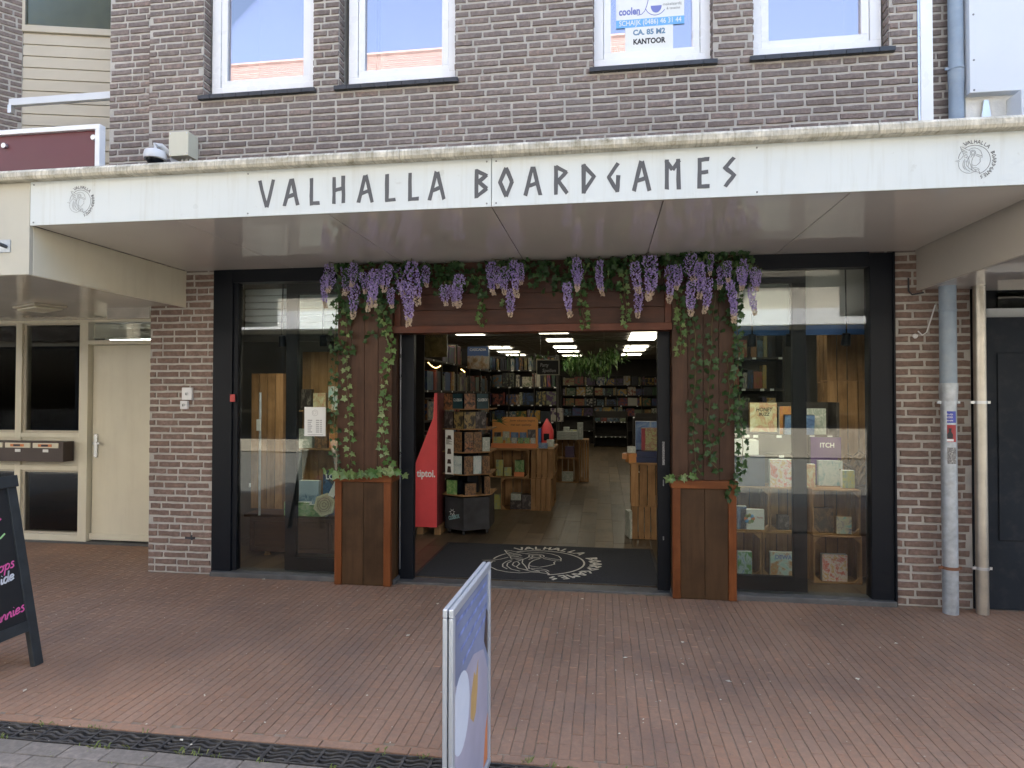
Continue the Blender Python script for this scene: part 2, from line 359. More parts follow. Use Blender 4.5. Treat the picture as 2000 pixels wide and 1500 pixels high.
    def build(s, name, mats, parent=None, bevel=0.0, smooth=False, attr=False, kind=None):
        o = link(name, s.mesh(name, mats, org(parent), smooth, attr), parent); ORG[o.name] = org(parent)
        if bevel:
            b = o.modifiers.new('bevel', 'BEVEL'); b.width = bevel; b.segments = 2; b.limit_method = 'ANGLE'; b.angle_limit = R(40)
        if kind: o['kind'] = kind
        return o
def Bx(*a, **k): return MB().box(*a, **k)
X_, Y_, Z_ = Vector((1, 0, 0)), Vector((0, 1, 0)), Vector((0, 0, 1))
def text(name, s, size, o, u, v, mat, parent=None, d=.001, bold=0.0, align='CENTER', shear=0.0, width=None, space=1.0):
    """flat lettering; o = middle of the baseline, u = reading direction, v = up"""
    cu = bpy.data.curves.new('t', 'FONT'); cu.body = s; cu.size = size; cu.align_x = align; cu.extrude = d/2; cu.offset = bold; cu.shear = shear
    cu.resolution_u = 3; cu.space_character = space
    t = bpy.data.objects.new('t', cu); COL.objects.link(t)
    me = bpy.data.meshes.new_from_object(t.evaluated_get(bpy.context.evaluated_depsgraph_get()))
    bpy.data.objects.remove(t); bpy.data.curves.remove(cu)
    u, v = Vector(u).normalized(), Vector(v).normalized(); n = u.cross(v); o = Vector(o)-org(parent)+n*(d/2)
    k = 1.0
    if width:
        xs = [q.co.x for q in me.vertices]; k = width/max(1e-6, max(xs)-min(xs))
    me.transform(Matrix(((u.x*k, v.x, n.x, o.x), (u.y*k, v.y, n.y, o.y), (u.z*k, v.z, n.z, o.z), (0, 0, 0, 1))))
    me.materials.clear(); me.materials.append(mat); me.name = name
    return link(name, me, parent)
def sheet(mb, o, u, v, u0, u1, v0, v1, holes=(), mi=0):
    us = sorted({u0, u1, *[min(max(h[i], u0), u1) for h in holes for i in (0, 1)]})
    vs = sorted({v0, v1, *[min(max(h[i], v0), v1) for h in holes for i in (2, 3)]})
    o, u, v = Vector(o), Vector(u), Vector(v)
    for a, b in zip(us, us[1:]):
        for c, d in zip(vs, vs[1:]):
            cx, cy = (a+b)/2, (c+d)/2
            if any(h[0] < cx < h[1] and h[2] < cy < h[3] for h in holes): continue
            mb.add([o+u*a+v*c, o+u*b+v*c, o+u*b+v*d, o+u*a+v*d], [(0, 1, 2, 3)], mi)
    return mb

# brick pieces: irregular rims, a chamfer and a proud face; unit size, scaled to each brick
def brick_shape(r, proud=.008, nx=4):
    per = []
    for i in range(nx): per.append((-.5+i/nx, -.5))
    per.append((.5, -.5)); per.append((.5, 0))
    for i in range(nx): per.append((.5-i/nx, .5))
    per.append((-.5, .5)); per.append((-.5, 0))
    j = lambda a: r.uniform(-a, a)
    per = [(x*.985+j(.012), z*.95+j(.055)) for x, z in per]; k = len(per)
    back = [(x, .004, z) for x, z in per]; mid = [(x, -proud+.004+j(.001), z) for x, z in per]
    inn = [(x*.965, -proud+j(.0012), z*.84) for x, z in per]
    fs = []
    for q in (0, 1):
        for i in range(k): fs.append((q*k+i, q*k+(i+1) % k, (q+1)*k+(i+1) % k, (q+1)*k+i))
    fs.append(tuple(range(2*k, 3*k)))
    return back+mid+inn, fs
br = random.Random(3)
BRICK_V = [brick_shape(br) for _ in range(14)]
BRICK_H = [brick_shape(br, nx=2) for _ in range(6)]
def shape_mesh(name, sh, mat):
    mb = MB().add(sh[0], sh[1]); return mb.mesh(name, mat)
BRICK_MESH = {}
def lay_bricks(u0, u1, v0, v1, holes, r, first_row=0, L=.2055, H=.0455, J=.017, wild=True):
    """(u0,u1,v0,v1) of each brick of a wall in stretcher rows with odd headers, cut by the openings"""
    out = []; pitch = H+J; n0 = int(math.floor(v0/pitch)); row = n0
    while row*pitch < v1:
        a = max(row*pitch+J/2, v0); b = min(row*pitch+J/2+H, v1); row += 1
        if b-a < .015: continue
        q = random.Random(row*7919+first_row); x = math.floor(u0/(L+J))*(L+J) - (row % 2)*.11 - q.choice((-.03, 0, .03, .055)) - L
        while x < u1:
            w = L if not wild or q.random() > .18 else .095
            s, e = max(x, u0), min(x+w, u1); x += w+J
            if e-s < .03: continue
            segs = [(s, e)]
            for h in holes:
                if b <= h[2]+.01 or a >= h[3]-.01: continue
                ns = []
                for s1, e1 in segs:
                    if e1 <= h[0] or s1 >= h[1]: ns.append((s1, e1)); continue
                    if s1 < h[0]-.03: ns.append((s1, h[0]))
                    if e1 > h[1]+.03: ns.append((h[1], e1))
                segs = ns
            for s1, e1 in segs: out.append((s1, e1, a, b))
    return out
def put_bricks(wall, rects, o, u, mat, r, keep, score=None, name='brick'):
    """the `keep` best-seen bricks as single parts, the rest joined in one"""
    o, u = Vector(o), Vector(u).normalized(); n = Z_.cross(u)*-1      # outward normal of a wall whose local -y is n
    ang = math.atan2(u.y, u.x); off = org(wall)
    order = sorted(rects, key=score) if score else list(rects)
    single, rest = order[:keep], order[keep:]
    key = mat.name
    if key not in BRICK_MESH:
        BRICK_MESH[key] = ([shape_mesh('brick', s, mat) for s in BRICK_V], [shape_mesh('brick', s, mat) for s in BRICK_H])
    for s, e, a, b in single:
        w = e-s; me = r.choice(BRICK_MESH[key][0 if w > .13 else 1])
        c = o+u*((s+e)/2)+Z_*((a+b)/2)-off
        ob = link(name, me, wall, c, (0, r.uniform(-.012, .012), ang), (w, 1+r.uniform(-.3, .45), b-a))
    if rest:
        mb = MB(); ca, sa = math.cos(ang), math.sin(ang)
        for s, e, a, b in rest:
            w = e-s; sh = r.choice(BRICK_V if w > .13 else BRICK_H); c = o+u*((s+e)/2)+Z_*((a+b)/2); ky = 1+r.uniform(-.3, .45)
            vs = [Vector((c.x+x*w*ca-y*ky*sa, c.y+x*w*sa+y*ky*ca, c.z+z*(b-a))) for x, y, z in sh[0]]
            mb.add(vs, sh[1], 0, r.random())
        mb.build('brick_courses', mat, wall, attr=True, kind='stuff')


# ================================================================== GROUND
def in_view(x, y, z=0.0):
    v = Vector((x, y+5.282, z-1.6)); f = v.dot(fw)
    return f > .3 and abs(v.dot(rt)/f) < .82 and abs(v.dot(up)/f) < .62
M_street = pm('street_brick', (.19, .19, .17), .85, .2, 8, .3, 60)
street = Bx(-60, 60, -60, 40, -.09, -.03).build('street', M_street); street['kind'] = 'structure'
pave = MB()
sheet(pave, (0, 0, -.0042), X_, Y_, -9, 6, -2.505, 0)
sheet(pave, (0, 0, -.0043), X_, Y_, -9, -3.4, 0.0001, 1.15)
pave = pave.build('pavement', M_joint); pave['kind'] = 'structure'
pr_ = random.Random(11)
def paver_shape(r, W_, L_):
    a, b = W_/2-.0012, L_/2-.0014; j = lambda: r.uniform(-.0009, .0009); c = .0022; h = r.uniform(-.0008, .0012); tx, ty = r.uniform(-.006, .006), r.uniform(-.012, .012)
    o4 = [(-a+j(), -b+j()), (a+j(), -b+j()), (a+j(), b+j()), (-a+j(), b+j())]; i4 = [(x*(1-c/a), y*(1-c/b)) for x, y in o4]
    vs = [(x, y, -.03) for x, y in o4]+[(x, y, h-.003+x*ty+y*tx*.3) for x, y in o4]+[(x, y, h+x*ty+y*tx*.3) for x, y in i4]
    fs = [(q*4+i, q*4+(i+1) % 4, (q+1)*4+(i+1) % 4, (q+1)*4+i) for q in (0, 1) for i in range(4)]+[(8, 9, 10, 11)]
    return vs, fs
PV = [paver_shape(pr_, .0525, .207) for _ in range(16)]
PVM = [shape_mesh('paver', s, M_paver) for s in PV]
spots = []
px = -7.4
col_i = 0
while px < 4.4:
    off = (0, .1035)[col_i % 2]+pr_.uniform(-.012, .012); y = -2.445-.2+off
    while y < 1.0:
        lim = 1.0 if px < -4.12 else (-.02 if px > 2.2 or px < -3.44 else -.06)
        cy = y+.1035
        if cy-.1035 > -2.449 and cy+.1 < lim: spots.append((px+.02625+pr_.uniform(-.0006, .0006), cy, 0.0))
        elif cy+.1 > -2.449+.06 and cy-.1035 < -2.449: spots.append((px+.02625, (-2.449+cy+.1035)/2, (cy+.1035+2.449)/.207))
        elif cy-.1 < lim-.05 and cy+.1 >= lim: spots.append((px+.02625, (cy-.1035+lim)/2, (lim-cy+.1035)/.207))
        y += .2085
    px += .0533; col_i += 1
spots.sort(key=lambda s: (0 if in_view(s[0], s[1]) else 1, s[0]**2+(s[1]+5.28)**2))
fld = MB()
for i, (x, y, k) in enumerate(spots):
    a = pr_.uniform(-.012, .012)
    if i < 300: link('paver', pr_.choice(PVM), pave, (x, y, 0), (0, 0, a), (1, k or 1, 1))
    else:
        vs, fs = pr_.choice(PV); ca, sa = math.cos(a), math.sin(a); k = k or 1
        fld.add([(x+vx*ca-vy*k*sa, y+vx*sa+vy*k*ca, vz) for vx, vy, vz in vs], fs, 0, pr_.random())
fld.build('paver_field', M_paver, pave, attr=True, kind='stuff')
# kerb row of stretchers along the drain
kerb = sheet(MB(), (0, 0, -.006), X_, Y_, -7.4, 4, -2.512, -2.4495).build('kerb_row', M_joint); kerb['kind'] = 'structure'
x = -7.3
KM = [shape_mesh('kerb_brick', paver_shape(pr_, .207, .056), M_paver) for _ in range(6)]
while x < 2.0:
    link('kerb_brick', pr_.choice(KM), kerb, (x, -2.48, .001), (0, 0, pr_.uniform(-.008, .008))); x += .211
# drain channel with wave grates
chan = Bx(-7.4, 4, -2.648, -2.512, -.12, -.028).build('drain_channel', M_drain_shade); chan['kind'] = 'structure'
g = MB()
for y0, y1 in ((-.065, -.057), (.057, .065)): g.box(-.249, .249, y0, y1, -.03, -.001)
for i in range(4):
    cx = -.1875+i*.125
    g.box(cx-.0625-.006 if i else -.249, cx-.0625+.006, -.057, .057, -.03, -.003)
    for k in range(4):
        yk = -.042+k*.028; sg = 1 if i % 2 else -1; pts = []
        for t in range(9):
            q = t/8; pts.append((cx-.056+.112*q, yk+sg*.010*math.sin(q*math.pi*2)+(.004 if k % 2 else 0), -.004-.004*abs(q-.5)))
        for p, q in zip(pts, pts[1:]):
            g.add([(p[0], p[1]-.0065, p[2]), (q[0], q[1]-.0065, q[2]), (q[0], q[1]+.0065, q[2]), (p[0], p[1]+.0065, p[2]),
                   (p[0], p[1]-.0065, -.03), (q[0], q[1]-.0065, -.03), (q[0], q[1]+.0065, -.03), (p[0], p[1]+.0065, -.03)],
                  [(0, 1, 2, 3), (0, 4, 5, 1), (3, 2, 6, 7)])
g.box(.237, .249, -.057, .057, -.03, -.003)
GM = g.mesh('grate', M_cast)
for i in range(12): link('grate', GM, chan, (-4.25+i*.5, -2.58, 0), (0, 0, math.pi if i % 3 == 1 else 0))
# grey paving of the carriageway beyond the drain
road = sheet(MB(), (0, 0, -.008), X_, Y_, -7.4, 4, -4.4, -2.65).build('carriageway', M_joint); road['kind'] = 'structure'
GV = [paver_shape(pr_, .1, .207) for _ in range(8)]; GPM = [shape_mesh('grey_paver', s, M_grey_paver) for s in GV]; gf = MB(); ng = 0
for r_i in range(16):
    yy = -2.703-r_i*.1025; x = -4.6+(.104 if r_i % 2 else 0)
    while x < 1.5:
        if in_view(x, yy) and ng < 200: link('grey_paver', pr_.choice(GPM), road, (x, yy, -.001), (0, 0, math.pi/2+pr_.uniform(-.01, .01))); ng += 1
        else:
            vs, fs = pr_.choice(GV); gf.add([(x-vy, yy+vx, vz-.001) for vx, vy, vz in vs], fs, 0, pr_.random())
        x += .2095
gf.build('grey_paver_field', M_grey_paver, road, attr=True, kind='stuff')
# weeds in the joints and dry petals blown over the stones
wd = MB(); lt = MB(); q = random.Random(5)
def blade(mb, x, y, h, q):
    a = q.uniform(0, 6.28); d = Vector((math.cos(a), math.sin(a), 0)); n = Vector((-d.y, d.x, 0))*q.uniform(.0015, .004); p = Vector((x, y, -.004)); l = q.uniform(.3, 1.3)*h
    mb.add([p-n, p+n, p+d*l*.5+Z_*h*.8+n*.7, p+d*l+Z_*h*.9], [(0, 1, 2), (0, 2, 3)], 0, q.random())
for i in range(46):
    x = q.uniform(-3.2, 1.4); y = q.choice((-2.51, -2.65, -2.51, -2.65))+q.uniform(-.012, .012)
    for k in range(q.randint(3, 16)): blade(wd, x+q.gauss(0, .018), y+q.gauss(0, .006), q.uniform(.006, .026), q)
for i in range(110):
    x = q.uniform(-3.2, .2); y = -2.66-q.random()**1.5*.7
    for k in range(q.randint(1, 5)): blade(wd, x+q.gauss(0, .014), y+q.gauss(0, .008), q.uniform(.004, .014), q)
for i in range(260):
    x = q.uniform(-3.5, 3.0); y = -2.44+q.random()**1.7*1.6
    for k in range(q.randint(1, 3)): blade(wd, x+q.gauss(0, .012), y+q.gauss(0, .012), q.uniform(.003, .008), q)
tag(wd.build('weed', M_weed, attr=True), 'tiny green weeds in the joints along the drain', 'weeds', kind='stuff')
for i in range(420):
    x = q.uniform(-4.2, 3.6); y = -2.9+q.random()*2.8; s = q.uniform(.002, .008)*(2.4 if q.random() < .09 else 1); a = q.uniform(0, 6.3); d = Vector((math.cos(a), math.sin(a), 0))*s; n = Vector((-d.y, d.x, 0))*q.uniform(.35, .9); p = Vector((x, y, .004))
    lt.add([p-d, p-n*.8+Z_*.002, p+d+Z_*.001, p+n+Z_*.003], [(0, 1, 2), (0, 2, 3)])
tag(lt.build('dry_petal', M_litter), 'pale dry petals and crumbs scattered on the red paving', 'litter', kind='stuff')

# ================================================================== SHOP BUILDING
shop = thing('shop_building', 'brown brick shop building with four white upper windows above the white sign canopy', 'building', (-1, 0, 0))
WIN = [(-3.593, -2.535), (-2.302, -1.252), (-.089, .874), (1.179, 2.197)]
ZS, ZT = 4.27, 5.75
holes = [(a, b, ZS, ZT) for a, b in WIN]
mb = MB(); sheet(mb, (0, 0, 0), X_, Z_, -4.13, 2.41, 2.6, 7.6, holes)
sheet(mb, (0, .03, 0), X_, Z_, -4.56, -4.13, 2.3, 7.6)
for a, b, c, d in holes:                                  # reveals of the openings
    for xx in (a, b): mb.add([(xx, 0, c), (xx, .22, c), (xx, .22, d), (xx, 0, d)], [(0, 1, 2, 3)])
    mb.add([(a, 0, d), (b, 0, d), (b, .22, d), (a, .22, d)], [(0, 1, 2, 3)]); mb.add([(a, 0, c), (b, 0, c), (b, .22, c), (a, .22, c)], [(0, 1, 2, 3)])
mb.add([(-4.56, .03, 2.43), (-4.56, 1.6, 2.43), (-4.56, 1.6, 7.6), (-4.56, .03, 7.6)], [(0, 1, 2, 3)])
mb.add([(-4.13, .03, 2.6), (-4.13, 0, 2.6), (-4.13, 0, 7.6), (-4.13, .03, 7.6)], [(0, 1, 2, 3)])
wall = mb.build('wall', M_mortar, shop)
wr = random.Random(21)
rects = lay_bricks(-4.13, 2.405, 2.7, 7.5, holes, wr, 1)
put_bricks(wall, rects, (0, 0, 0), X_, M_brick, wr, 165, score=lambda q: abs((q[2]+q[3])/2-4.2)*1.3+abs((q[0]+q[1])/2-.7)*.28)
put_bricks(wall, lay_bricks(-4.555, -4.135, 2.4, 7.5, [], wr, 5), (0, .03, 0), X_, M_brick, wr, 0)
# brick returns in the reveals
for a, b, c, d in holes:
    for sx, xx in ((1, a), (-1, b)):
        rr = [(.006, .1, z, z+.05) for z in [.00625+k*.0625 for k in range(69, 91)]]
        put_bricks(wall, rr, (xx, 0 if sx > 0 else .106, 0), (0, 1, 0) if sx > 0 else (0, -1, 0), M_brick, wr, 0)
def pillar(name, x0, x1, seed, keep):
    m = Bx(x0, x1, .001, .3, -.02, 2.7); p = m.build(name, M_mortar, shop)
    put_bricks(p, lay_bricks(x0+.004, x1-.004, 0, 2.7, [], wr, seed), (0, 0, 0), X_, M_brick_red, wr, keep, score=lambda q: abs(q[2]-1.2))
    return p
pillar('brick_pillar', -4.09, -3.46, 31, 65); pillar('brick_pillar', 2.205, 2.75, 37, 65)
Bx(-3.727, -3.63, -.004, .02, .292, .338).build('vent_brick', M_slate, shop)
Bx(2.412, 2.5, -.02, .3, 2.8, 7.6).build('corner_trim', M_white, shop, bevel=.004)
Bx(2.396, 2.411, -.012, .1, 2.8, 7.6).build('corner_bead', M_alu, shop)
Bx(-4.56, 2.5, .25, 16.3, 7.3, 7.6).build('roof', M_slate, shop)
Bx(-4.54, -4.1, 1.62, 16.3, 0, 7.3).build('side_wall', M_mortar, shop); Bx(2.76, 3.0, .3, 16.3, 0, 7.3).build('side_wall', M_mortar, shop)
Bx(-4.1, 2.76, 16.05, 16.3, 0, 7.3).build('back_wall', M_mortar, shop)
# upper windows
for i, (a, b) in enumerate(WIN):
    x0, x1 = a+.025-(.0 if i else 0), b-.02
    if i == 0: x0, x1 = -3.568, -2.54
    if i == 1: x0, x1 = -2.248, -1.256
    if i == 2: x0, x1 = -.085, .87
    if i == 3: x0, x1 = 1.183, 2.175
    m = MB(); fwd = .082
    z0, z1 = ZS+.065, ZT-.005
    m.box(x0, x1, .09, .17, z0, z0+fwd); m.box(x0, x1, .09, .17, z1-fwd, z1)
    m.box(x0, x0+fwd, .09, .17, z0+fwd, z1-fwd); m.box(x1-fwd, x1, .09, .17, z0+fwd, z1-fwd)
    w = m.build('window', M_white, shop, bevel=.003)
    m = MB(); s0, s1, t0, t1, sw = x0+fwd+.004, x1-fwd-.004, z0+fwd+.004, z1-fwd-.004, .058
    m.box(s0, s1, .102, .165, t0, t0+sw); m.box(s0, s1, .102, .165, t1-sw, t1)
    m.box(s0, s0+sw, .102, .165, t0+sw, t1-sw); m.box(s1-sw, s1, .102, .165, t0+sw, t1-sw); m.build('sash', M_white, w, bevel=.003)
    Bx(s0+sw-.003, s1-sw+.003, .13, .136, t0+sw-.003, t1-sw+.003).build('pane', M_glass_up, w)
    Bx(a-.0, b+.0, -.035, .15, ZS-.002, ZS+.03).build('sill', M_slate, w, bevel=.003)
    xx = a-.04 if i < 2 else a
    for k in range(9):
        w0 = (b-a+.06)/9; Bx(a-.03+k*w0+.002, a-.03+(k+1)*w0-.002, -.045, .02, ZS-.012, ZS+.022).build('sill_tile', M_slate, w)
    m = Bx(x0, x1, .9, .92, z0-.1, z1+.1); m.build('curtain', M_greywhite, w)
    m = MB(); m.box(a, b, .22, .9, z1+.06, z1+.08); m.box(a, b, .22, .9, z0-.2, z0-.18); m.box(a-.02, a, .22, .92, z0-.2, z1+.1); m.box(b, b+.02, .22, .92, z0-.2, z1+.1); m.build('room_lining', M_grey_in, w)
# letting posters in the third window
po = thing('letting_poster', 'blue and white office letting poster with phone number in the third upper window', 'poster', (.38, .12, 4.75))
Bx(.104, .663, .124, .1275, 4.758, 5.02).build('white_sheet', M_paper, po)
M_lblue = pm('light_blue_print', (.16, .42, .78), .5, .03); M_dblue = pm('violet_blue_print', (.17, .2, .5), .5, .03); M_teal = pm('teal_print', (.2, .5, .6), .5, .03)
Bx(.104, .663, .122, .1275, 4.69, 4.7575).build('blue_band', M_lblue, po)
text('lettering', 'SCHAIJK (0486) 46 31 44', .062, (.384, .1215, 4.707), X_, Z_, M_whiteink, po, .0008, width=.51)
text('lettering', 'coolen', .085, (.215, .1235, 4.80), X_, Z_, M_dblue, po, .0008, bold=.003, width=.175)
text('lettering', 'makelaardij', .032, (.565, .1235, 4.855), X_, Z_, M_greyink, po, .0008, width=.15); text('lettering', '& taxaties', .03, (.575, .1235, 4.82), X_, Z_, M_greyink, po, .0008, width=.11)
m = MB(); m.prism([(.045*math.cos(t*math.pi/12), .06*math.sin(t*math.pi/12)) for t in range(12, 25)], (.435, .1235, 4.86), X_, Z_, 0, .001); m.build('emblem', M_dblue, po)
m = MB(); m.ribbon([(.085*math.cos(R(t)), .085*math.sin(R(t))) for t in range(195, 331, 9)], .006, (.43, .1232, 4.865), X_, Z_, .0005); m.ribbon([(-.15, -.075), (-.115, -.07), (-.09, -.045), (-.072, .0), (-.06, .05)], .006, (.43, .1232, 4.865), X_, Z_, .0008); m.build('emblem_line', M_dblue, po)
p2 = thing('office_notice', 'white office size notice below the blue letting poster', 'notice', (.375, .12, 4.6))
Bx(.179, .572, .1235, .1275, 4.478, 4.745).build('sheet', M_paper, p2)
M_inkblue = pm('steel_blue_ink', (.14, .25, .38), .6, .05)
text('lettering', 'CA. 85 M2', .062, (.376, .123, 4.623), X_, Z_, M_inkblue, p2, .0008, bold=.0025, width=.265)
text('lettering', 'KANTOOR', .062, (.376, .123, 4.545), X_, Z_, M_ink, p2, .0008, bold=.0025, width=.265)
sq = thing('orange_toy', 'small orange carrot toy standing behind the third upper window', 'toy', (.1, .2, 4.48))
m = MB().lathe([(.0, 0), (.022, .002), (.03, .03), (.03, .07), (.024, .085), (0, .09)], (.105, .2, 4.48)); m.build('body', M_orange, sq, smooth=True)
m = MB(); [m.tube([(.105+.01*k, .2, 4.565), (.105+.02*k, .2, 4.60)], [.006, .001], 5) for k in (-1, 0, 1)]; m.build('green_top', M_weed, sq)

# ---- shop front: black frame, sliding doors, glass
sf = MB()
sf.box(-3.455, -3.27, -.03, .09, 0, 2.71); sf.box(2.03, 2.2, -.03, .09, 0, 2.70); sf.box(-3.27, 2.03, -.028, .09, 2.595, 2.71)
front = sf.build('shopfront', M_black, shop, bevel=.004)
Bx(-3.27, -3.225, -.012, .06, .045, 2.594).build('frame_bead', M_black, front, bevel=.003); Bx(2.19, 2.204, -.05, .02, 0, 2.7).build('frame_bead', M_black, front, bevel=.003)
Bx(-3.44, -1.745, -.075, .12, -.02, .04).build('sill', M_step, front, bevel=.006); Bx(.53, 2.19, -.075, .12, -.02, .04).build('sill', M_step, front, bevel=.006)
Bx(-1.745, .53, -.02, .13, -.02, .012).build('threshold', M_step, front, bevel=.004)
Bx(-3.225, -2.245, .012, .02, .04, 2.595).build('pane', M_glass, front); Bx(1.02, 2.03, .012, .02, .04, 2.595).build('pane', M_glass, front)
for x0, x1, s in ((-2.818, -1.66, 0), (.47, 1.594, 1)):
    m = MB(); ya, yb = .08, .13
    m.box(x0, x1, ya, yb, .03, .155); m.box(x0, x1, ya, yb, 2.5, 2.594)
    m.box(x0, x0+.105, ya+.001, yb-.001, .155, 2.5); m.box(x1-.105, x1, ya+.001, yb-.001, .155, 2.5)
    d = m.build('sliding_door', M_black, front, bevel=.003); Bx(x0+.1, x1-.1, .1, .106, .15, 2.505).build('pane', M_glass, d)
for x0, x1 in ((-1.75, -1.628), (.432, .532)): Bx(x0, x1, .06, .125, .012, 2.594).build('door_post', M_black, front, bevel=.004)
Bx(-1.745, -1.74, .04, .06, .1, 2.2).build('door_seal', M_alu, front); 
M_door_sticker = cover('sticker_print', [(.6, .6, .6), (.05, .05, .06), (.7, .7, .65)], 9)
Bx(.47, .488, .0555, .0598, 1.03, 1.22).build('door_sticker', M_door_sticker, front); Bx(.474, .482, .0555, .0598, .86, .91).build('door_sticker', M_door_sticker, front); Bx(.472, .482, .0555, .0598, .42, .45).build('door_sticker', M_door_sticker, front)
# window notices and fittings
hp = thing('opening_hours', 'white opening hours sheet with round emblem inside the left shop window', 'notice', (-2.5, .03, 1.24))
Bx(-2.603, -2.407, .007, .010, 1.237, 1.491).build('sheet', M_paper, hp)
m = MB()
for k in range(7):
    z = 1.372-k*.017
    m.box(-2.572, -2.53-.006*(k % 3), .0055, .0065, z, z+.006); m.box(-2.495, -2.465, .0055, .0065, z, z+.006); m.box(-2.458, -2.44, .0055, .0065, z, z+.006)
m.box(-2.57, -2.43, .0055, .0065, 1.248, 1.251); m.build('lettering', M_greyink, hp)
m = MB(); m.ribbon([(.026*math.cos(R(t)), .026*math.sin(R(t))) for t in range(0, 361, 15)], .002, (-2.505, .0065, 1.44), X_, Z_, .0003); m.ribbon([(-.02, .012), (-.005, .016), (.012, .01), (.008, -.006), (-.004, -.018), (-.014, -.004), (-.02, .012)], .002, (-2.505, .0065, 1.44), X_, Z_, .0006); m.build('emblem', M_greyink, hp)
tag(Bx(-3.282, -3.235, -.04, -.031, 1.534, 1.602).build('push_button', M_redbtn, bevel=.003), 'small red push button on the black frame left of the left window', 'button')
tag(Bx(-3.13, -3.112, .021, .026, .775, .81).build('contact_sensor', M_camw, bevel=.002), 'tiny white contact sensor low on the left window pane', 'sensor')

# ================================================================== CANOPY with the sign
can = thing('sign_canopy', 'flat white canopy with the dark rune style shop name over the entrance', 'canopy', (-.7, -.8, 2.7))
Bx(-3.735, 2.37, -1.56, -.002, 2.74, 3.0).build('core', M_fascia, can)
xs = [-3.735, -.655, 2.62]
for a, b in zip(xs, xs[1:]):
    pnl = Bx(a+.002, b-.002, -1.6, -1.585, 2.708, 3.0).build('sign_panel', M_fascia, can, bevel=.0015)
    m = MB()
    for k in range(3):
        sx = a+.028+(b-a-.056)*k/2 if b < 2 else (a+.028, .841, 2.2)[k]
        for zz in (2.975, 2.727): m.lathe([(0, .003), (.005, .003), (.0055, 0)], (sx, -1.6, zz), (0, -1, 0), 8)
    m.build('screw', M_greyink, pnl)
Bx(-3.735, 2.6, -1.584, -1.561, 2.712, 2.74).build('edge_batten', M_soffit2, can)
sx = [-3.733, -2.70, -1.681, -.658, .337, 1.34, 2.36]
for a, b in zip(sx, sx[1:]): Bx(a+.003, b-.003, -1.56, .05, 2.712, 2.735).build('soffit_panel', M_soffit, can, bevel=.001)
m = MB()
ys = [(-1.655, 2.995), (-1.665, 3.012), (-1.665, 3.04), (-1.65, 3.058), (-1.6, 3.062), (-1.58, 3.05), (-1.58, 2.995)]
for x0, x1 in ((-9, -5.2), (-5.196, -1.2), (-1.197, 1.45), (1.453, 6)):
    c = MB().prism([(-y, z) for y, z in ys], (x0, 0, 0), (0, -1, 0), Z_, 0, -(x1-x0)); c.build('capping', M_moss, can, bevel=.003)
Bx(-9, 6, -1.58, .0, 3.0, 3.03).build('roof_sheet', M_slate, can)
# rune style letters
GL = {'V': (.092, [((0, 1), (.047, 0)), ((.092, 1), (.05, 0))]), 'A': (.088, [((0, 0), (.042, 1)), ((.088, 0), (.048, 1)), ((.014, .32), (.066, .42))]),
      'L': (.066, [((.012, 1), (.012, 0)), ((.004, .05), (.066, .07))]), 'H': (.082, [((.012, 1), (.012, 0)), ((.07, 1), (.072, 0)), ((.012, .48), (.072, .58))]),
      'B': (.08, [((.012, 1), (.012, 0)), ((.008, .97), (.072, .76)), ((.072, .78), (.018, .54)), ((.018, .58), (.076, .30)), ((.076, .33), (.01, .03))]),
      'O': (.088, [((.044, 1), (.008, .5)), ((.044, 1), (.08, .5)), ((.008, .52), (.044, 0)), ((.08, .52), (.044, 0))]),
      'R': (.083, [((.012, 1), (.010, 0)), ((.008, .97), (.074, .74)), ((.074, .77), (.02, .44)), ((.022, .5), (.076, .02))]),
      'D': (.08, [((.012, 1), (.012, 0)), ((.008, .97), (.074, .54)), ((.074, .58), (.01, .03))]),
      'G': (.077, [((.064, .97), (.008, .48)), ((.008, .54), (.06, .02)), ((.066, .56), (.06, 0))]),
      'M': (.088, [((.012, 1), (.012, 0)), ((.076, 1), (.078, 0)), ((.008, .98), (.046, .66)), ((.082, .99), (.044, .66))]),
      'E': (.064, [((.012, 1), (.012, 0)), ((.004, .95), (.064, .96)), ((.006, .51), (.058, .54)), ((.004, .05), (.064, .06))]),
      'S': (.068, [((.062, .98), (.008, .62)), ((.008, .67), (.064, .36)), ((.064, .42), (.012, .02))])}
LX = [-2.118, -1.952, -1.788, -1.642, -1.475, -1.307, -1.163, -1.03, -.756, -.612, -.454, -.286, -.127, .016, .169, .34, .52, .659]
def rune(mb, ch, x, o, u, v, h, d0, th, k=1.0, r=random.Random(2), sw=.0225):
    """strokes with ragged ends, each lifted a hair above the last"""
    for i, (p, q) in enumerate(GL[ch][1]):
        a = Vector((x+p[0]*k, p[1]*h)); b = Vector((x+q[0]*k, q[1]*h)); t = (b-a).normalized(); n = Vector((-t.y, t.x)); w = sw*k/2
        j = lambda s: r.uniform(-s, s)*k
        L_ = (b-a).length; pts = []
        for s_, sd in ((0, 1), (.33, 1), (.66, 1), (1, 1), (1, -1), (.66, -1), (.33, -1), (0, -1)):
            pp = a+t*(L_*s_+(j(.004) if s_ in (0, 1) else 0))+n*sd*(w+j(.0018)); pts.append((pp.x, pp.y))
        mb.prism(pts[::-1], o, u, v, d0, d0+th+.00025*i)
for ch, x in zip('VALHALLABOARDGAMES', LX):
    m = MB(); rune(m, ch, 0, (x, -1.6, 2.763), X_, Z_, .168, 0, .0015); m.build('letter', M_letter, can)
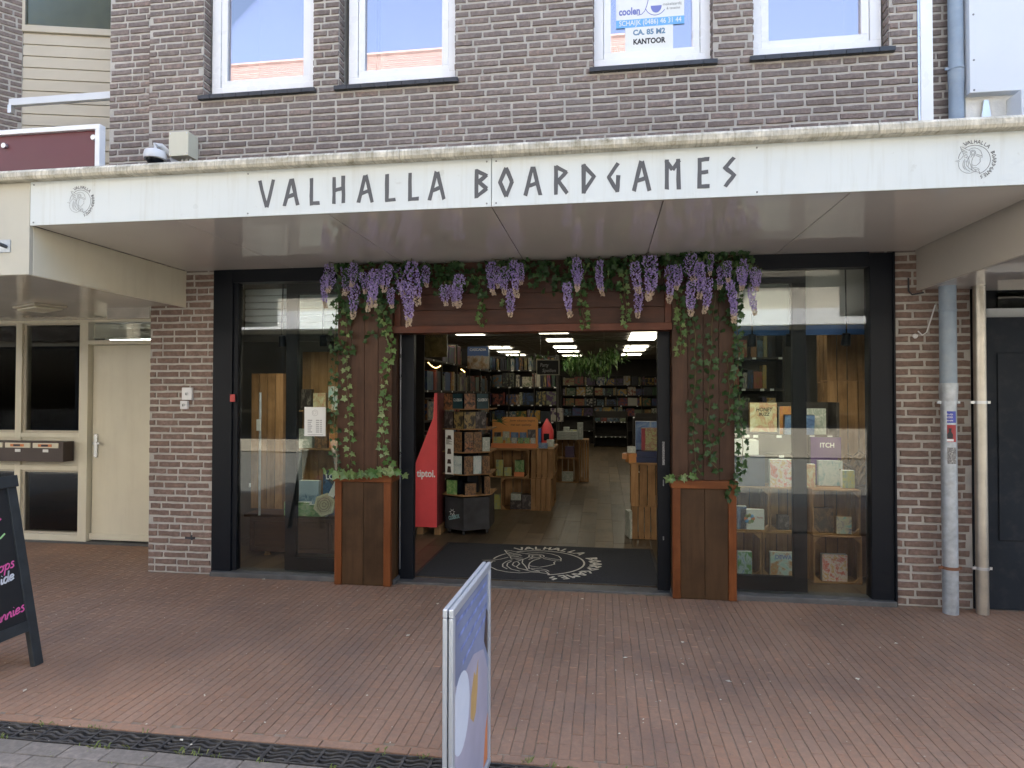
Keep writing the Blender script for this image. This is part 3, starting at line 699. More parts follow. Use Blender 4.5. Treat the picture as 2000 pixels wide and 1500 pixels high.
# round emblem: winged helmet in profile
def emblem_lines():
    c = lambda r, a, b, s=6, cx=0, cy=0: [(cx+r*math.cos(R(t)), cy+r*math.sin(R(t))) for t in range(a, b+(1 if b > a else -1), s if b > a else -s)]
    px = lambda *pts: [((x-680)/490, (840-y)/490) for x, y in pts]
    L_ = [c(1.0, -73, 125), c(1.0, 143, 178)]
    L_ += [px((250, 380), (330, 400), (430, 470), (560, 530)), px((270, 430), (300, 520), (400, 570), (480, 600)), px((250, 380), (270, 430), (350, 500), (460, 560)), px((300, 530), (350, 600), (450, 650)),
           px((330, 610), (370, 670), (480, 670)), px((360, 680), (380, 740), (440, 740), (500, 700)), px((430, 760), (490, 775), (520, 740))]
    L_ += [[((x-680)/490, (840-y)/490) for x, y in [(640+85*math.cos(R(t)), 600+85*math.sin(R(t))) for t in range(0, 361, 20)]], [((x-680)/490, (840-y)/490) for x, y in [(640+50*math.cos(R(t)), 600+50*math.sin(R(t))) for t in range(0, 361, 30)]]]
    L_ += [px((520, 490), (600, 450), (700, 440), (800, 480), (880, 560), (915, 660), (920, 770), (830, 750), (720, 690)), px((735, 650), (830, 690), (920, 720))]
    L_ += [px((690, 690), (630, 780), (600, 880), (600, 990), (640, 1020), (720, 1045), (790, 990), (865, 905), (850, 850), (865, 790))]
    L_ += [px((560, 660), (510, 770), (520, 900), (570, 1030), (610, 1160)), px((610, 690), (570, 760)), px((600, 1000), (620, 1120))]
    L_ += [px((340, 690), (270, 790), (190, 840), (80, 855), (180, 890), (230, 870)), px((200, 900), (190, 1000), (220, 1110), (300, 1210), (420, 1270), (540, 1285), (640, 1250)),
           px((400, 790), (345, 880), (325, 980), (340, 1080), (400, 1160)), px((400, 850), (370, 940), (380, 1050), (440, 1160), (540, 1225)), px((500, 780), (430, 900), (430, 1000), (470, 1060)), px((470, 870), (500, 950), (480, 1060), (510, 1120), (600, 1165)),
           px((630, 1105), (740, 1110), (800, 1140), (830, 1190)), px((640, 1130), (700, 1180), (740, 1220)), px((690, 1170), (790, 1180), (820, 1240), (850, 1310)), px((640, 1240), (730, 1240), (820, 1275), (850, 1310)), px((560, 1150), (640, 1210), (720, 1225))]
    return L_
EMB = emblem_lines()
def emblem(parent, o, u, v, k, w, mat, th=.0006, big=1.0):
    m = MB(); o = Vector(o)
    for i, l in enumerate(EMB): m.ribbon([(x*k, y*k) for x, y in l], w*(1.5 if i < 2 else 1), o, u, v, th+.00006*i)
    m.build('emblem', mat, parent)
    m = MB(); s = 'VALHALLA BOARDGAMES'; a0 = 116.0; u, v = Vector(u), Vector(v); n = u.cross(v)
    for i, ch in enumerate(s):
        a = a0-i*10.1-(4 if i > 8 else 0)
        if ch == ' ': continue
        uu = u*math.sin(R(a))-v*math.cos(R(a)); vv = u*math.cos(R(a))+v*math.sin(R(a))
        rune(m, ch, -GL[ch][0]*1.1*k, o+vv*1.12*k, uu, vv, .25*k, th, .0004, 2.2*k, sw=.017*big)
    m.build('lettering', mat, parent)
emblem(can, (-3.365, -1.6006, 2.85), X_, Z_, .076, .0018, M_line); emblem(can, (1.945, -1.6006, 2.85), X_, Z_, .078, .0018, M_line)

# ================================================================== NEIGHBOURS
lb = thing('left_building', 'cream panelled building with angled brick wall and entrance left of the shop', 'building', (-6, 1, 0))
m = MB()   # dark brick return wall, at an angle
P0, P1 = Vector((-6.17, .686, 0)), Vector((-4.56, 1.087, 0)); d2 = Vector((.66, .751, 0)).normalized(); B0 = P0-d2*2.4
m.add([B0+Z_*2.6, P0+Z_*2.6, P0+Z_*7.6, B0+Z_*7.6], [(0, 1, 2, 3)]); lw = m.build('wall', M_mortar, lb)
put_bricks(lw, lay_bricks(0.005, 2.395, 3.3, 7.5, [], wr, 3), B0, d2, M_brick, wr, 90, score=lambda q: abs(q[1]-2.3)+abs(q[2]-4.9))
d1 = (P1-P0).normalized(); n1 = Vector((d1.y, -d1.x, 0)); Lc = (P1-P0).length
m = MB(); ang = math.atan2(d1.y, d1.x)
MC = Matrix.Translation(P0) @ Matrix.Rotation(ang, 4, 'Z')
clad = MB().box(0, Lc, .03, .05, 2.6, 7.6, M=MC).build('cladding', M_cream_dk, lb)
for k in range(20):
    z = 2.98+k*.1255
    MB().box(0, Lc, .002, .028, z, z+.103, M=MC).build('board', M_cream_dk, clad, bevel=.003); MB().box(0, Lc, .012, .028, z+.106, z+.121, M=MC).build('joint_strip', M_cream_dk, clad)
wf = MB(); zt = 5.49
wf.box(0, Lc, -.02, .03, zt, zt+.07, M=MC); wf.box(1.0, 1.07, -.02, .03, zt+.07, 7.0, M=MC); wf.box(0, .03, -.02, .03, zt+.07, 7.0, M=MC)
up_w = wf.build('window', M_cream_dk, lb, bevel=.003)
MB().box(.03, 1.0, .0, .008, zt+.07, 7.0, M=MC).build('pane', M_glass_ol, up_w); MB().box(1.07, Lc, .0, .008, zt+.07, 7.0, M=MC).build('pane', M_glass_ol, up_w); MB().box(.03, Lc, .02, .028, zt+.07, 7.0, M=MC).build('blind', M_olive, up_w)
MB().box(1.1, 1.12, .012, .02, zt+.07, 7.0, M=MC).build('blind_cord', M_greywhite, up_w)
Bx(-20, -4.57, 4.6, 14, 0, 7.6).build('body', M_mortar, lb); Bx(-20, -4.57, 1.3, 4.6, 2.6, 2.7).build('floor_slab', M_mortar, lb); Bx(-20, -4.57, 1.3, 4.6, 7.4, 7.6).build('roof_slab', M_slate, lb); MB().box(-1.5, Lc, .06, 1.2, 7.4, 7.6, M=MC).build('roof_edge', M_slate, lb)
# entrance under the left canopy
ent = MB(); YF = .9
for x0, x1, z0, z1 in ((-6.38, -6.305, 0, 2.385), (-5.6, -5.497, 0, 2.385), (-8, -4.0, 2.375, 2.42), (-6.305, -5.6, 1.13, 1.18), (-6.305, -5.6, .775, .83), (-6.305, -5.6, .02, .085), (-8, -6.38, 1.13, 1.18), (-8, -6.38, .775, .83), (-8, -6.38, .02, .085), (-5.497, -4.0, 2.135, 2.18)):
    ent.box(x0, x1, YF-.04, YF+.05, z0, z1)
ef = ent.build('entrance_frame', M_cream, lb, bevel=.003)
Bx(-8, -5.6, YF-.02, YF+.03, .83, 1.13).build('infill_panel', M_cream, ef)
m = MB()
for a, b in ((-6.305, -5.6), (-8, -6.38)):
    for z0, z1 in ((1.18, 2.375), (.085, .775)):
        for u0, u1, v0, v1 in ((a, a+.03, z0, z1), (b-.012, b, z0, z1), (a+.03, b-.012, z0, z0+.025), (a+.03, b-.012, z1-.02, z1)): m.box(u0, u1, YF-.015, YF+.03, v0, v1)
m.build('glazing_bead', M_cream_dk, ef)
for a, b, z0, z1 in ((-6.275, -5.612, 1.205, 2.355), (-6.275, -5.612, .11, .755), (-8, -6.39, 1.205, 2.355), (-8, -6.39, .11, .755), (-5.47, -4.0, 2.2, 2.36)): Bx(a, b, YF+.004, YF+.012, z0, z1).build('pane', M_glass_dk, ef)
dr = Bx(-5.485, -4.05, YF+.02, YF+.07, .035, 2.13).build('door', M_cream, lb, bevel=.004)
Bx(-5.495, -4.05, YF-.0, YF+.02, .035, .1).build('kick_rail', M_cream, dr, bevel=.003)
m = MB().box(-5.452, -5.412, YF+.002, YF+.02, .92, 1.17); m.build('lock_plate', M_alu, dr, bevel=.002)
m = MB().box(-5.44, -5.36, YF-.03, YF-.015, 1.06, 1.085); m.box(-5.44, -5.425, YF-.03, YF+.003, 1.06, 1.085); m.build('handle', M_alu, dr, bevel=.003)
Bx(-8, -4.05, YF-.06, YF+.1, -.02, .02).build('doorstep', M_step, ef)
st = MB()
for k in range(9): st.box(-6.2, -4.4, 2.0+k*.24, 2.24+k*.24, 0 if k == 0 else k*.19-.02, (k+1)*.19)
st.box(-6.28, -6.2, 1.9, 4.3, 0, .5)
st.build('staircase', M_crate_h, lb)
Bx(-8.2, -4.1, 4.4, 4.5, 0, 2.6).build('hall_wall', M_grey_in, lb); Bx(-8.2, -4.1, .98, 4.4, 2.45, 2.55).build('hall_ceiling', M_grey_in, lb); Bx(-8.2, -4.1, .98, 4.4, -.04, .0).build('hall_floor', M_grey_in, lb)
Bx(-8.2, -8.1, .98, 4.4, 0, 2.5).build('hall_wall', M_grey_in, lb); MB().prism([(0, 0), (.3, 0), (2.4, 1.9), (2.4, 2.4), (1.9, 2.4), (0, .55)], (-6.24, 1.95, 0), Y_, Z_, -.02, .02).build('stair_string', M_greywhite, lb)
tl = thing('hall_lamp', 'lit tube lamp in the hall behind the left entrance glazing', 'lamp', (-5.4, 2.4, 2.3))
Bx(-6.6, -4.4, 2.38, 2.44, 2.33, 2.36).build('fitting', M_white, tl); MB().tube([(-6.55, 2.41, 2.315), (-4.45, 2.41, 2.315)], .013, 8).build('tube', emis('tube_glow', (.9, .95, .9), 5.0), tl)
# letterboxes
ml = thing('letterbox_row', 'dark brown row of letterboxes with cream flaps beside the cream door', 'letterboxes', (-6.2, .8, .88))
Bx(-7.3, -5.65, .72, .86, .884, 1.097).build('case', M_brownbox, ml, bevel=.004)
for k in range(4):
    x1 = -5.70-k*.335; fl = Bx(x1-.305, x1, .708, .722, 1.03, 1.082).build('flap', M_cream, ml, bevel=.002)
    Bx(x1-.235, x1-.075, .703, .709, 1.043, 1.07).build('nameplate', M_orange, fl); Bx(x1-.195, x1-.115, .7005, .7035, 1.046, 1.067).build('name_slot', M_ink, fl)
    Bx(x1-.19, x1-.125, .716, .7205, .985, 1.015).build('paper_label', M_paper, ml)
# left canopy
lc = thing('left_canopy', 'cream canopy box joining the sign canopy on its left', 'canopy', (-6, -.8, 2.4))
Bx(-9, -3.737, -1.6, -1.57, 2.385, 2.995).build('front_board', pm('darker_cream', (.50, .48, .40), .45, .06, 2, stain=(.38, .36, .29), stain_s=2, stain_a=.3), lc, bevel=.003); Bx(-3.76, -3.7365, -1.569, -.004, 2.385, 2.711).build('side_board', M_cream, lc, bevel=.003)  # front board has a darker copy of the cream with faint stains
Bx(-9, -3.761, -1.57, -.01, 2.40, 2.425).build('soffit_panel', M_soffit2, lc); Bx(-9, -4.1, -.01, .95, 2.40, 2.425).build('soffit_panel', M_soffit2, lc); Bx(-9, -4.57, -1.57, .9, 2.96, 2.995).build('roof_sheet', M_slate, lc)
lf = thing('soffit_light', 'flat square light fitting under the left cream canopy', 'light fitting', (-5.07, -.17, 2.36), rotz=R(-24))
MB().prism([(-.22, -.13), (.22, -.13), (.22, .13), (-.22, .13)], (0, 0, 0), X_, Y_, .02, .04).build('base', M_cream_dk, lf, bevel=.004)
MB().prism([(-.19, -.11), (.19, -.11), (.19, .11), (-.19, .11)], (0, 0, 0), X_, Y_, 0, .02).build('diffuser', M_jbox, lf, bevel=.01)
bk = thing('flag_bracket', 'small grey metal bracket with arm on the cream canopy front', 'bracket', (-3.95, -1.61, 2.58))
Bx(-3.96, -3.875, -1.606, -1.6005, 2.535, 2.62).build('plate', M_galv, bk, bevel=.002); MB().tube([(-3.9, -1.6, 2.57), (-3.95, -1.66, 2.6), (-4.0, -1.75, 2.64)], .012, 10).build('arm', M_slate, bk, smooth=True)
# maroon panel on the canopy, white bar
rs = thing('maroon_sign', 'maroon panel in a white frame standing on the left canopy', 'sign', (-4.6, -.9, 3.0))
Bx(-5.5, -3.86, -.9, -.88, 3.07, 3.635).build('panel', M_maroon, rs)
m = MB(); m.box(-5.5, -3.82, -.93, -.87, 3.635, 3.672); m.box(-3.86, -3.82, -.93, -.87, 3.03, 3.635); m.build('frame', M_white, rs, bevel=.003)
for sx_, sz_ in ((-3.885, 3.575), (-4.67, 3.555)): MB().lathe([(0, .022), (.02, .022), (.022, .018), (.022, 0)], (sx_, -.9, sz_), (0, -1, 0), 16).build('knob', M_alu, rs, smooth=True)
wbar = thing('white_bar', 'white bar spanning the gap between angled brick wall and shop corner', 'bar', (-5.2, .25, 4.4))
Bx(-5.84, -4.562, .22, .27, 4.46, 4.53).build('bar', M_greywhite, wbar, bevel=.004); Bx(-5.83, -5.79, .2, .24, 4.38, 4.46).build('bracket', M_alu, wbar)

rb = thing('right_building', 'white panelled building with anthracite ground floor right of the shop', 'building', (4, 1, 0))
m = MB(); m.add([(2.5, .15, 2.9), (2.762, .15, 2.9), (2.762, .15, 7.6), (2.5, .15, 7.6)], [(0, 1, 2, 3)]); sw_ = m.build('brick_strip', M_mortar, rb)
put_bricks(sw_, lay_bricks(2.505, 2.755, 2.95, 7.5, [], wr, 9), (0, .15, 0), X_, M_brick, wr, 30, score=lambda q: abs(q[2]-4.3))
Bx(2.765, 7, .06, .3, 2.9, 3.9).build('render_wall', M_render, rb); Bx(2.757, 7, -.02, .3, 3.9, 7.6).build('white_panel', M_greywhite, rb, bevel=.004)
m = MB(); [m.lathe([(0, .004), (.007, .003), (.008, 0)], (2.785, -.02, z), (0, -1, 0), 8) for z in (3.92, 4.15, 4.5)]; m.build('screw', M_greyink, rb)
Bx(3.05, 3.4, -.12, .06, 3.2, 3.86).build('grey_casing', M_greywhite, rb, bevel=.004)
m = MB().prism([(0, 0), (.07, 0), (.05, .14), (.02, .14)], (2.86, .05, 3.72), X_, Z_, 0, .02); m.box(2.85, 2.95, .04, .06, 3.66, 3.72); m.build('bracket', M_alu, rb)
Bx(2.80, 7, 0, .3, 0, 2.19).build('dark_wall', M_dkpanel, rb); dp = Bx(2.93, 7, -.012, -.001, .515, 1.92).build('raised_panel', M_dkpanel, rb, bevel=.003)
m = MB().prism([(0, 0), (.05, 0), (.05, 1.2), (0, 1.2)], (2.755, -.01, 0), X_, Z_, -.3, 0); m.box(2.765, 2.8, -.02, .3, 0, 2.42); m.build('corner_plate', M_dkpanel, rb)
Bx(2.85, 7, .1, .2, 2.19, 2.27).build('pale_lintel', M_greywhite, rb); Bx(2.80, 7, .3, .34, 2.19, 2.7).build('transom', M_black, rb)
Bx(3.0, 14, .4, 14, 0, 7.6).build('body', M_mortar, rb); Bx(3.1, 3.35, .28, .3, 2.3, 2.42).build('pane', M_glass_dk, rb)
rc = thing('right_canopy', 'grey beige canopy box joining the sign canopy on its right', 'canopy', (4, -.8, 2.4))
M_greybeige = pm('grey_beige_sheet', (.50, .475, .43), .35, .05, 1.5)
Bx(2.372, 2.395, -1.584, -.004, 2.405, 2.738).build('side_board', M_greybeige, rc, bevel=.003); Bx(2.395, 7, -1.56, .1, 2.41, 2.43).build('soffit_panel', M_soffit, rc); Bx(2.625, 7, -1.6, -1.57, 2.405, 2.995).build('front_board', M_cream, rc, bevel=.003)
Bx(2.396, 2.624, -1.6, -1.57, 2.405, 2.706).build('front_board', M_fascia, rc)
# downpipes
def pipe(name, label, x, y, z0, z1, r, mat, joints=(), clips=()):
    t = thing(name, label, 'downpipe', (x, y, z0))
    MB().tube([(x, y, z0), (x, y, z1)], r, 20).build('pipe', mat, t, smooth=True)
    for z, k, h in joints: MB().lathe([(r+.0005, 0), (r*k, .012), (r*k, h-.01), (r*k*1.03, h), (r+.0005, h)], (x, y, z), (0, 0, 1), 20).build('socket', mat, t, smooth=True)
    for z, cm in clips:
        c = MB().lathe([(r+.001, -.011), (r+.005, -.011), (r+.005, .011), (r+.001, .011)], (x, y, z), (0, 0, 1), 20); c.box(x-r-.03, x-r-.002, y-.012, y-.002, z-.01, z+.01); c.box(x+r+.002, x+r+.022, y-.012, y-.002, z-.01, z+.01); c.build('clip', cm, t, smooth=True)
    return t
M_rust = pm('rusty_clip', (.2, .09, .05), .8, .3)
gp = pipe('downpipe', 'thick grey downpipe with stickers in front of the right brick pillar', 2.52, -.15, 0, 1.66, .052, M_galv, [], [(.335, M_rust), (1.55, M_galv)])
MB().tube([(2.52, -.15, 1.6), (2.52, -.15, 2.41)], .056, 20).build('upper_pipe', M_bluepvc, gp, smooth=True); MB().lathe([(.053, 0), (.058, .02), (.062, .1), (.062, .14), (.057, .141)], (2.52, -.15, 1.55), (0, 0, 1), 20).build('socket', M_galv, gp, smooth=True); MB().lathe([(.0565, 0), (.06, .002), (.06, .018), (.0565, .02)], (2.52, -.15, 2.22), (0, 0, 1), 20).build('clip', M_bluepvc, gp, smooth=True)
M_stb = pm('blue_sticker', (.05, .07, .4), .4, .05); M_str = pm('red_sticker', (.35, .03, .035), .4, .05)
def sticker(mat, z0, z1, name='sticker'):
    s = MB(); n = 7; a0, a1 = -128, -62; vs = []
    for i in range(n):
        a = R(a0+(a1-a0)*i/(n-1)); vs += [(2.52+.0534*math.cos(a), -.15+.0534*math.sin(a), z0), (2.52+.0534*math.cos(a), -.15+.0534*math.sin(a), z1)]
    s.add(vs, [(2*i, 2*i+2, 2*i+3, 2*i+1) for i in range(n-1)]); return s.build(name, mat, gp)
sticker(M_stb, 1.40, 1.485); sticker(M_str, 1.26, 1.385); sticker(M_door_sticker, 1.10, 1.22)
for z, s_ in ((1.456, 'Vrolijk'), (1.434, 'ASSIEK'), (1.412, 'gitaren spelen')): text('lettering', s_, .02, (2.5, -.2045, z), X_, Z_, M_whiteink, gp, .0006, width=.045)
Bx(2.478, 2.525, -.2045, -.2040, 1.265, 1.282).build('sticker_band', M_whiteink, gp); MB().prism([(-.018, 0), (.018, 0), (.02, .03), (.008, .05), (.01, .075), (-.01, .075), (-.008, .05), (-.02, .03)], (2.502, -.2042, 1.285), X_, Z_, -.0004, .0004).build('sticker_mark', M_ink, gp)
pipe('downpipe', 'slim steel downpipe beside the anthracite wall', 2.745, -.13, 0, 2.41, .041, M_steel, [], [(.335, M_alu), (1.55, M_alu)])
up_p = pipe('downpipe', 'blue grey downpipe on the upper floor beside the white corner trim', 2.7, .06, 2.98, 7.4, .052, M_bluepvc, [(4.0, 1.06, .11)], [(4.13, M_bluepvc)])
al = thing('alarm_wire', 'loose white cable end on the right brick pillar', 'cable', (2.4, -.03, 2.1))
MB().tube([(2.46, -.1, 2.28), (2.45, -.05, 2.17), (2.43, -.03, 2.08), (2.4, -.03, 2.06), (2.37, -.03, 2.09)], .005, 6).build('cable', M_camw, al, smooth=True); MB().lathe([(0, .02), (.016, .012), (.02, 0)], (2.36, -.004, 2.055), (0, -1, 0), 12).build('cap', M_camw, al, smooth=True)
MB().tube([(2.31, -.02, 2.5), (2.31, -.02, 2.4), (2.33, -.03, 2.37), (2.4, -.06, 2.38)], .006, 6).build('dark_cable', M_ink, al, smooth=True)

# ---- camera, junction box, switches
sc_ = thing('security_camera', 'white dome security camera on the brick wall above the canopy', 'security camera', (-3.95, -.12, 3.65))
c0 = Vector((-3.95, -.15, 3.72))
MB().lathe([(0, .055), (.05, .055), (.085, .04), (.095, .0), (.09, -.03), (.075, -.036)], c0, (0, 0, 1), 24).build('housing', M_camw, sc_, smooth=True)
MB().lathe([(.07, -.03), (.066, -.055), (.05, -.078), (.025, -.092), (.002, -.095)], c0, (0, 0, 1), 24).build('dome', M_black, sc_, smooth=True)
MB().tube([c0+Vector((0, 0, .05)), c0+Vector((0, 0, .1)), c0+Vector((.02, .05, .11)), c0+Vector((.07, .12, .05)), c0+Vector((.09, .16, .02))], .022, 12).build('arm', M_camw, sc_, smooth=True)
MB().lathe([(.001, .012), (.05, .012), (.055, 0)], (-3.86, .0, 3.75), (0, -1, 0), 20).build('wall_plate', M_camw, sc_, smooth=True); MB().tube([(-3.87, -.05, 3.66), (-3.87, -.05, 3.55)], .02, 10).build('gland', M_camw, sc_, smooth=True)
jb = thing('junction_box', 'pale square junction box right of the security camera', 'junction box', (-3.73, -.08, 3.71))
Bx(-3.818, -3.633, -.12, -.004, 3.712, 3.925).build('box', M_jbox, jb, bevel=.004); Bx(-3.82, -3.631, -.15, -.121, 3.71, 3.927).build('lid', M_jbox, jb, bevel=.004)
for sx_ in (-3.805, -3.646):
    for sz_ in (3.727, 3.91): MB().lathe([(0, .003), (.006, .003), (.007, 0)], (sx_, -.15, sz_), (0, -1, 0), 10).build('screw', M_alu, jb)
for k in range(3): MB().tube([(-3.75+.04*k, -.06, 3.712), (-3.75+.04*k, -.06, 3.66)], .013, 10).build('cable_gland', M_camw, jb, smooth=True)
for nm, lab, x0, x1, z0, z1 in (('key_switch', 'larger white key switch plate on the left brick pillar', -3.752, -3.655, 1.55, 1.662), ('key_switch', 'smaller white key switch just below the larger one on the left pillar', -3.768, -3.697, 1.468, 1.542)):
    t = thing(nm, lab, 'key switch', ((x0+x1)/2, -.02, z0)); Bx(x0, x1, -.035, -.006, z0, z1).build('plate', M_camw, t, bevel=.005)
    cxk, czk = (x0+x1)/2, (z0+z1)/2
    MB().lathe([(0, .008), (.014, .008), (.016, 0)], (cxk, -.035, czk), (0, -1, 0), 14).build('lock', M_alu, t, smooth=True); Bx(cxk-.004, cxk+.004, -.0445, -.043, czk-.012, czk+.008).build('keyhole', M_ink, t)

# ================================================================== WOODEN PORTAL
def column(name, label, x0, x1, yf, yb):
    t = thing(name, label, 'column', ((x0+x1)/2, yf, 0))
    px0, px1, zt = x0-.005, x1+.005, .868; yp = yf-.025; pw = .062
    Bx(px0+.02, px1-.02, yp+.02, yb, 0.0, zt-.01).build('core', M_plank_lo, t)
    mid = (px0+px1)/2+.004
    for a, b in ((px0+pw, mid-.0015), (mid+.0015, px1-pw)): Bx(a, b, yp+.006, yp+.02, .006, zt).build('panel_board', M_plank_lo, t, bevel=.002)
    for a, b in ((px0, px0+pw-.001), (px1-pw+.001, px1)): Bx(a, b, yp-.006, yp+.04, .004, zt).build('corner_post', M_trim_v, t, bevel=.003)
    for sx, xx in ((1, px1), (-1, px0)):
        xa, xb = (xx-.019, xx-.004) if sx > 0 else (xx+.004, xx+.019)
        for a, b in ((yp+.041, (yp+yb)/2), ((yp+yb)/2+.002, yb-.04)): Bx(xa, xb, a, b, .006, zt).build('panel_board', M_plank_lo, t, bevel=.002)
        xa, xb = (xx-.02, xx+.004) if sx > 0 else (xx-.004, xx+.02); Bx(xa, xb, yb-.038, yb, .004, zt).build('corner_post', M_trim_v, t, bevel=.003)
    m = MB(); Bx(px0-.012, px1+.012, yp-.016, yp+.035, zt+.001, zt+.065).build('top_rail', M_trim_h, t, bevel=.003)
    for xa, xb in ((px0-.010, px0+.025), (px1-.025, px1+.010)): Bx(xa, xb, yp+.036, yb, zt+.001, zt+.063).build('top_rail', M_trim_h, t, bevel=.003)
    n = 4; w = (x1-x0)/n
    Bx(x0+.015, x1-.015, yf+.016, yb-.01, zt, 2.70).build('core', M_plank_v, t)
    for k in range(n): Bx(x0+k*w+.0015, x0+(k+1)*w-.0015, yf, yf+.015, zt+.01, 2.705).build('plank', M_plank_v, t, bevel=.002)
    for xa, xb in ((x0-.001, x0+.014), (x1-.014, x1+.001)):
        hw = (yb-yf-.016)/2
        for k in range(2): Bx(xa, xb, yf+.016+k*hw+.001, yf+.016+(k+1)*hw-.001, zt+.01, 2.704).build('plank', M_plank_v, t, bevel=.002)
    return t
column('wooden_column', 'dark brown wooden column with orange trimmed planter base left of the entrance', -2.245, -1.765, -.12, .17)
column('wooden_column', 'dark brown wooden column with orange trimmed planter base right of the entrance', .537, 1.012, -.085, .18)
hd = thing('wooden_header', 'dark brown boarded wooden header spanning the entrance between both columns', 'beam', (-.6, -.05, 2.12))
for k in range(4): Bx(-1.705, .48, -.06, -.042, 2.178+k*.133+.001, 2.178+(k+1)*.133-.001).build('board', M_plank_h, hd, bevel=.002)
Bx(-1.76, .53, -.04, .05, 2.178, 2.70).build('core', M_plank_h, hd)
Bx(-1.775, .535, -.105, .06, 2.118, 2.177).build('bottom_rail', M_beam, hd, bevel=.003)
for xa, xb in ((-1.763, -1.707), (.482, .535)): Bx(xa, xb, -.066, -.041, 2.1785, 2.702).build('side_post', M_beam, hd, bevel=.003)

# ================================================================== PLANTS ON THE PORTAL
LEAF = [(0, 0), (.26, -.16), (.5, -.02), (.36, .16), (.62, .42), (.28, .5), (0, 1.0), (-.28, .5), (-.62, .42), (-.36, .16), (-.5, -.02), (-.26, -.16)]
def leaf_shape(q):
    f = q.uniform(.1, .3); c = q.uniform(-.25, .25); vs = [(x+q.uniform(-.03, .03), -abs(x)*f-(y*y)*c, -y) for x, y in LEAF]+[(0, .02, -.4)]
    k = len(LEAF); return vs, [(i, (i+1) % k, k) for i in range(k)]
lq = random.Random(17)
LS = [leaf_shape(lq) for _ in range(8)]
LM = [shape_mesh('leaf', s, M_ivy) for s in LS]; LMD = [shape_mesh('leaf', s, M_ivy_dk) for s in LS]; LML = [shape_mesh('leaf', s, M_ivy_lt) for s in LS]
def spline(pts, n):
    out = []
    for i in range(len(pts)-1):
        p0, p1, p2, p3 = pts[max(i-1, 0)], pts[i], pts[i+1], pts[min(i+2, len(pts)-1)]
        for k in range(n):
            t = k/n; out.append(tuple(.5*((2*b)+(-a+c)*t+(2*a-5*b+4*c-d)*t*t+(-a+3*b-3*c+d)*t**3) for a, b, c, d in zip(p0, p1, p2, p3)))
    return out+[pts[-1]]
def vine(label, path, y, dens=34, size=.045, dark=False, wob=.012, spread=.03, stem=True, light=False):
    pts = spline([(x, z) for x, z in path], 6)
    P = [Vector((x+lq.uniform(-wob, wob), y+lq.uniform(-.008, .008), z)) for x, z in pts]
    t = thing('ivy_vine', label, 'ivy', tuple(P[0]), 'ivy vines on the wooden portal')
    if stem: MB().tube(P, .0028, 5).build('stem', M_stem, t)
    o = org(t); L_ = sum((b-a).length for a, b in zip(P, P[1:])); n = max(3, int(L_*dens*(.6 if dark else .72))); size = size*.88
    for k in range(n):
        s = (k+lq.random()*.7)/n*L_; i = 0
        while i < len(P)-2 and s > (P[i+1]-P[i]).length: s -= (P[i+1]-P[i]).length; i += 1
        p = P[i].lerp(P[i+1], min(1, s/max(1e-6, (P[i+1]-P[i]).length))); side = 1 if k % 2 else -1
        p = p+Vector((side*lq.uniform(.004, spread), lq.uniform(-.03, .0), lq.uniform(-.012, .012))); sz = size*lq.uniform(.65, 1.25)
        link('leaf', lq.choice(LMD if dark else LML if light else LM), t, p-o, (lq.uniform(-.35, .9), -side*lq.uniform(.2, 1.3), lq.uniform(-.7, .7)), (sz, sz, sz))
    return t
vine('dense ivy vine down the outer left edge of the left column', [(-2.246, 2.4), (-2.256, 1.906), (-2.263, 1.474), (-2.238, 1.172), (-2.214, .979)], -.15, 62, .042, True)
vine('thin ivy vine down the left half of the left column', [(-2.168, 2.4), (-2.152, 1.819), (-2.127, 1.474), (-2.111, 1.131), (-2.106, 1.0)], -.15, 34, .05, light=True)
vine('bright ivy vine winding down the right edge of the left column', [(-1.885, 2.42), (-1.795, 2.159), (-1.75, 1.987), (-1.807, 1.817), (-1.814, 1.561), (-1.822, 1.348), (-1.825, 1.135), (-1.77, 1.02)], -.15, 46, .058, light=True)
vine('ivy garland with pale leaves lying along the top of the left planter', [(-2.27, .97), (-2.079, .952), (-1.9, .955), (-1.74, .99), (-1.65, .95)], -.2, 66, .078, spread=.05, light=True)
vine('short bright ivy tuft on the left edge of the right column', [(.567, 2.45), (.598, 2.129), (.59, 1.93)], -.13, 70, .05)
vine('ivy vine down the left half of the right column', [(.696, 2.4), (.702, 1.687), (.682, 1.487), (.704, 1.1), (.75, .98)], -.12, 48, .052, True)
vine('ivy vine down the middle of the right column', [(.859, 2.4), (.83, 1.886), (.81, 1.488), (.827, 1.09)], -.12, 44, .052, True)
vine('dense ivy vine hanging over the right edge of the right column and its planter', [(1.024, 2.45), (1.022, 1.885), (1.032, 1.489), (1.057, 1.133), (1.018, .975), (.941, .795)], -.14, 80, .05, True)
vine('short ivy strand lying on the left corner of the right planter', [(.5, .96), (.595, .975), (.672, .96)], -.17, 60, .07, light=True)
vine('ivy strand crossing from the right edge to the middle of the right column', [(.946, 1.95), (.963, 1.488), (.886, 1.289), (.82, 1.12), (.9, 1.0)], -.12, 44, .05, True)
vine('ivy strand hanging over the header left of its middle', [(-1.037, 2.6), (-.994, 2.317), (-1.006, 2.166)], -.11, 60, .045)
vine('ivy strand hanging near the middle of the header', [(-.803, 2.62), (-.782, 2.43), (-.803, 2.34)], -.11, 60, .045)
vine('ivy strand hanging right of the middle of the header', [(-.201, 2.6), (-.169, 2.302), (-.153, 2.138)], -.12, 64, .046)
vine('ivy strand hanging near the right end of the header', [(.142, 2.6), (.17, 2.296), (.154, 2.142)], -.12, 60, .046)
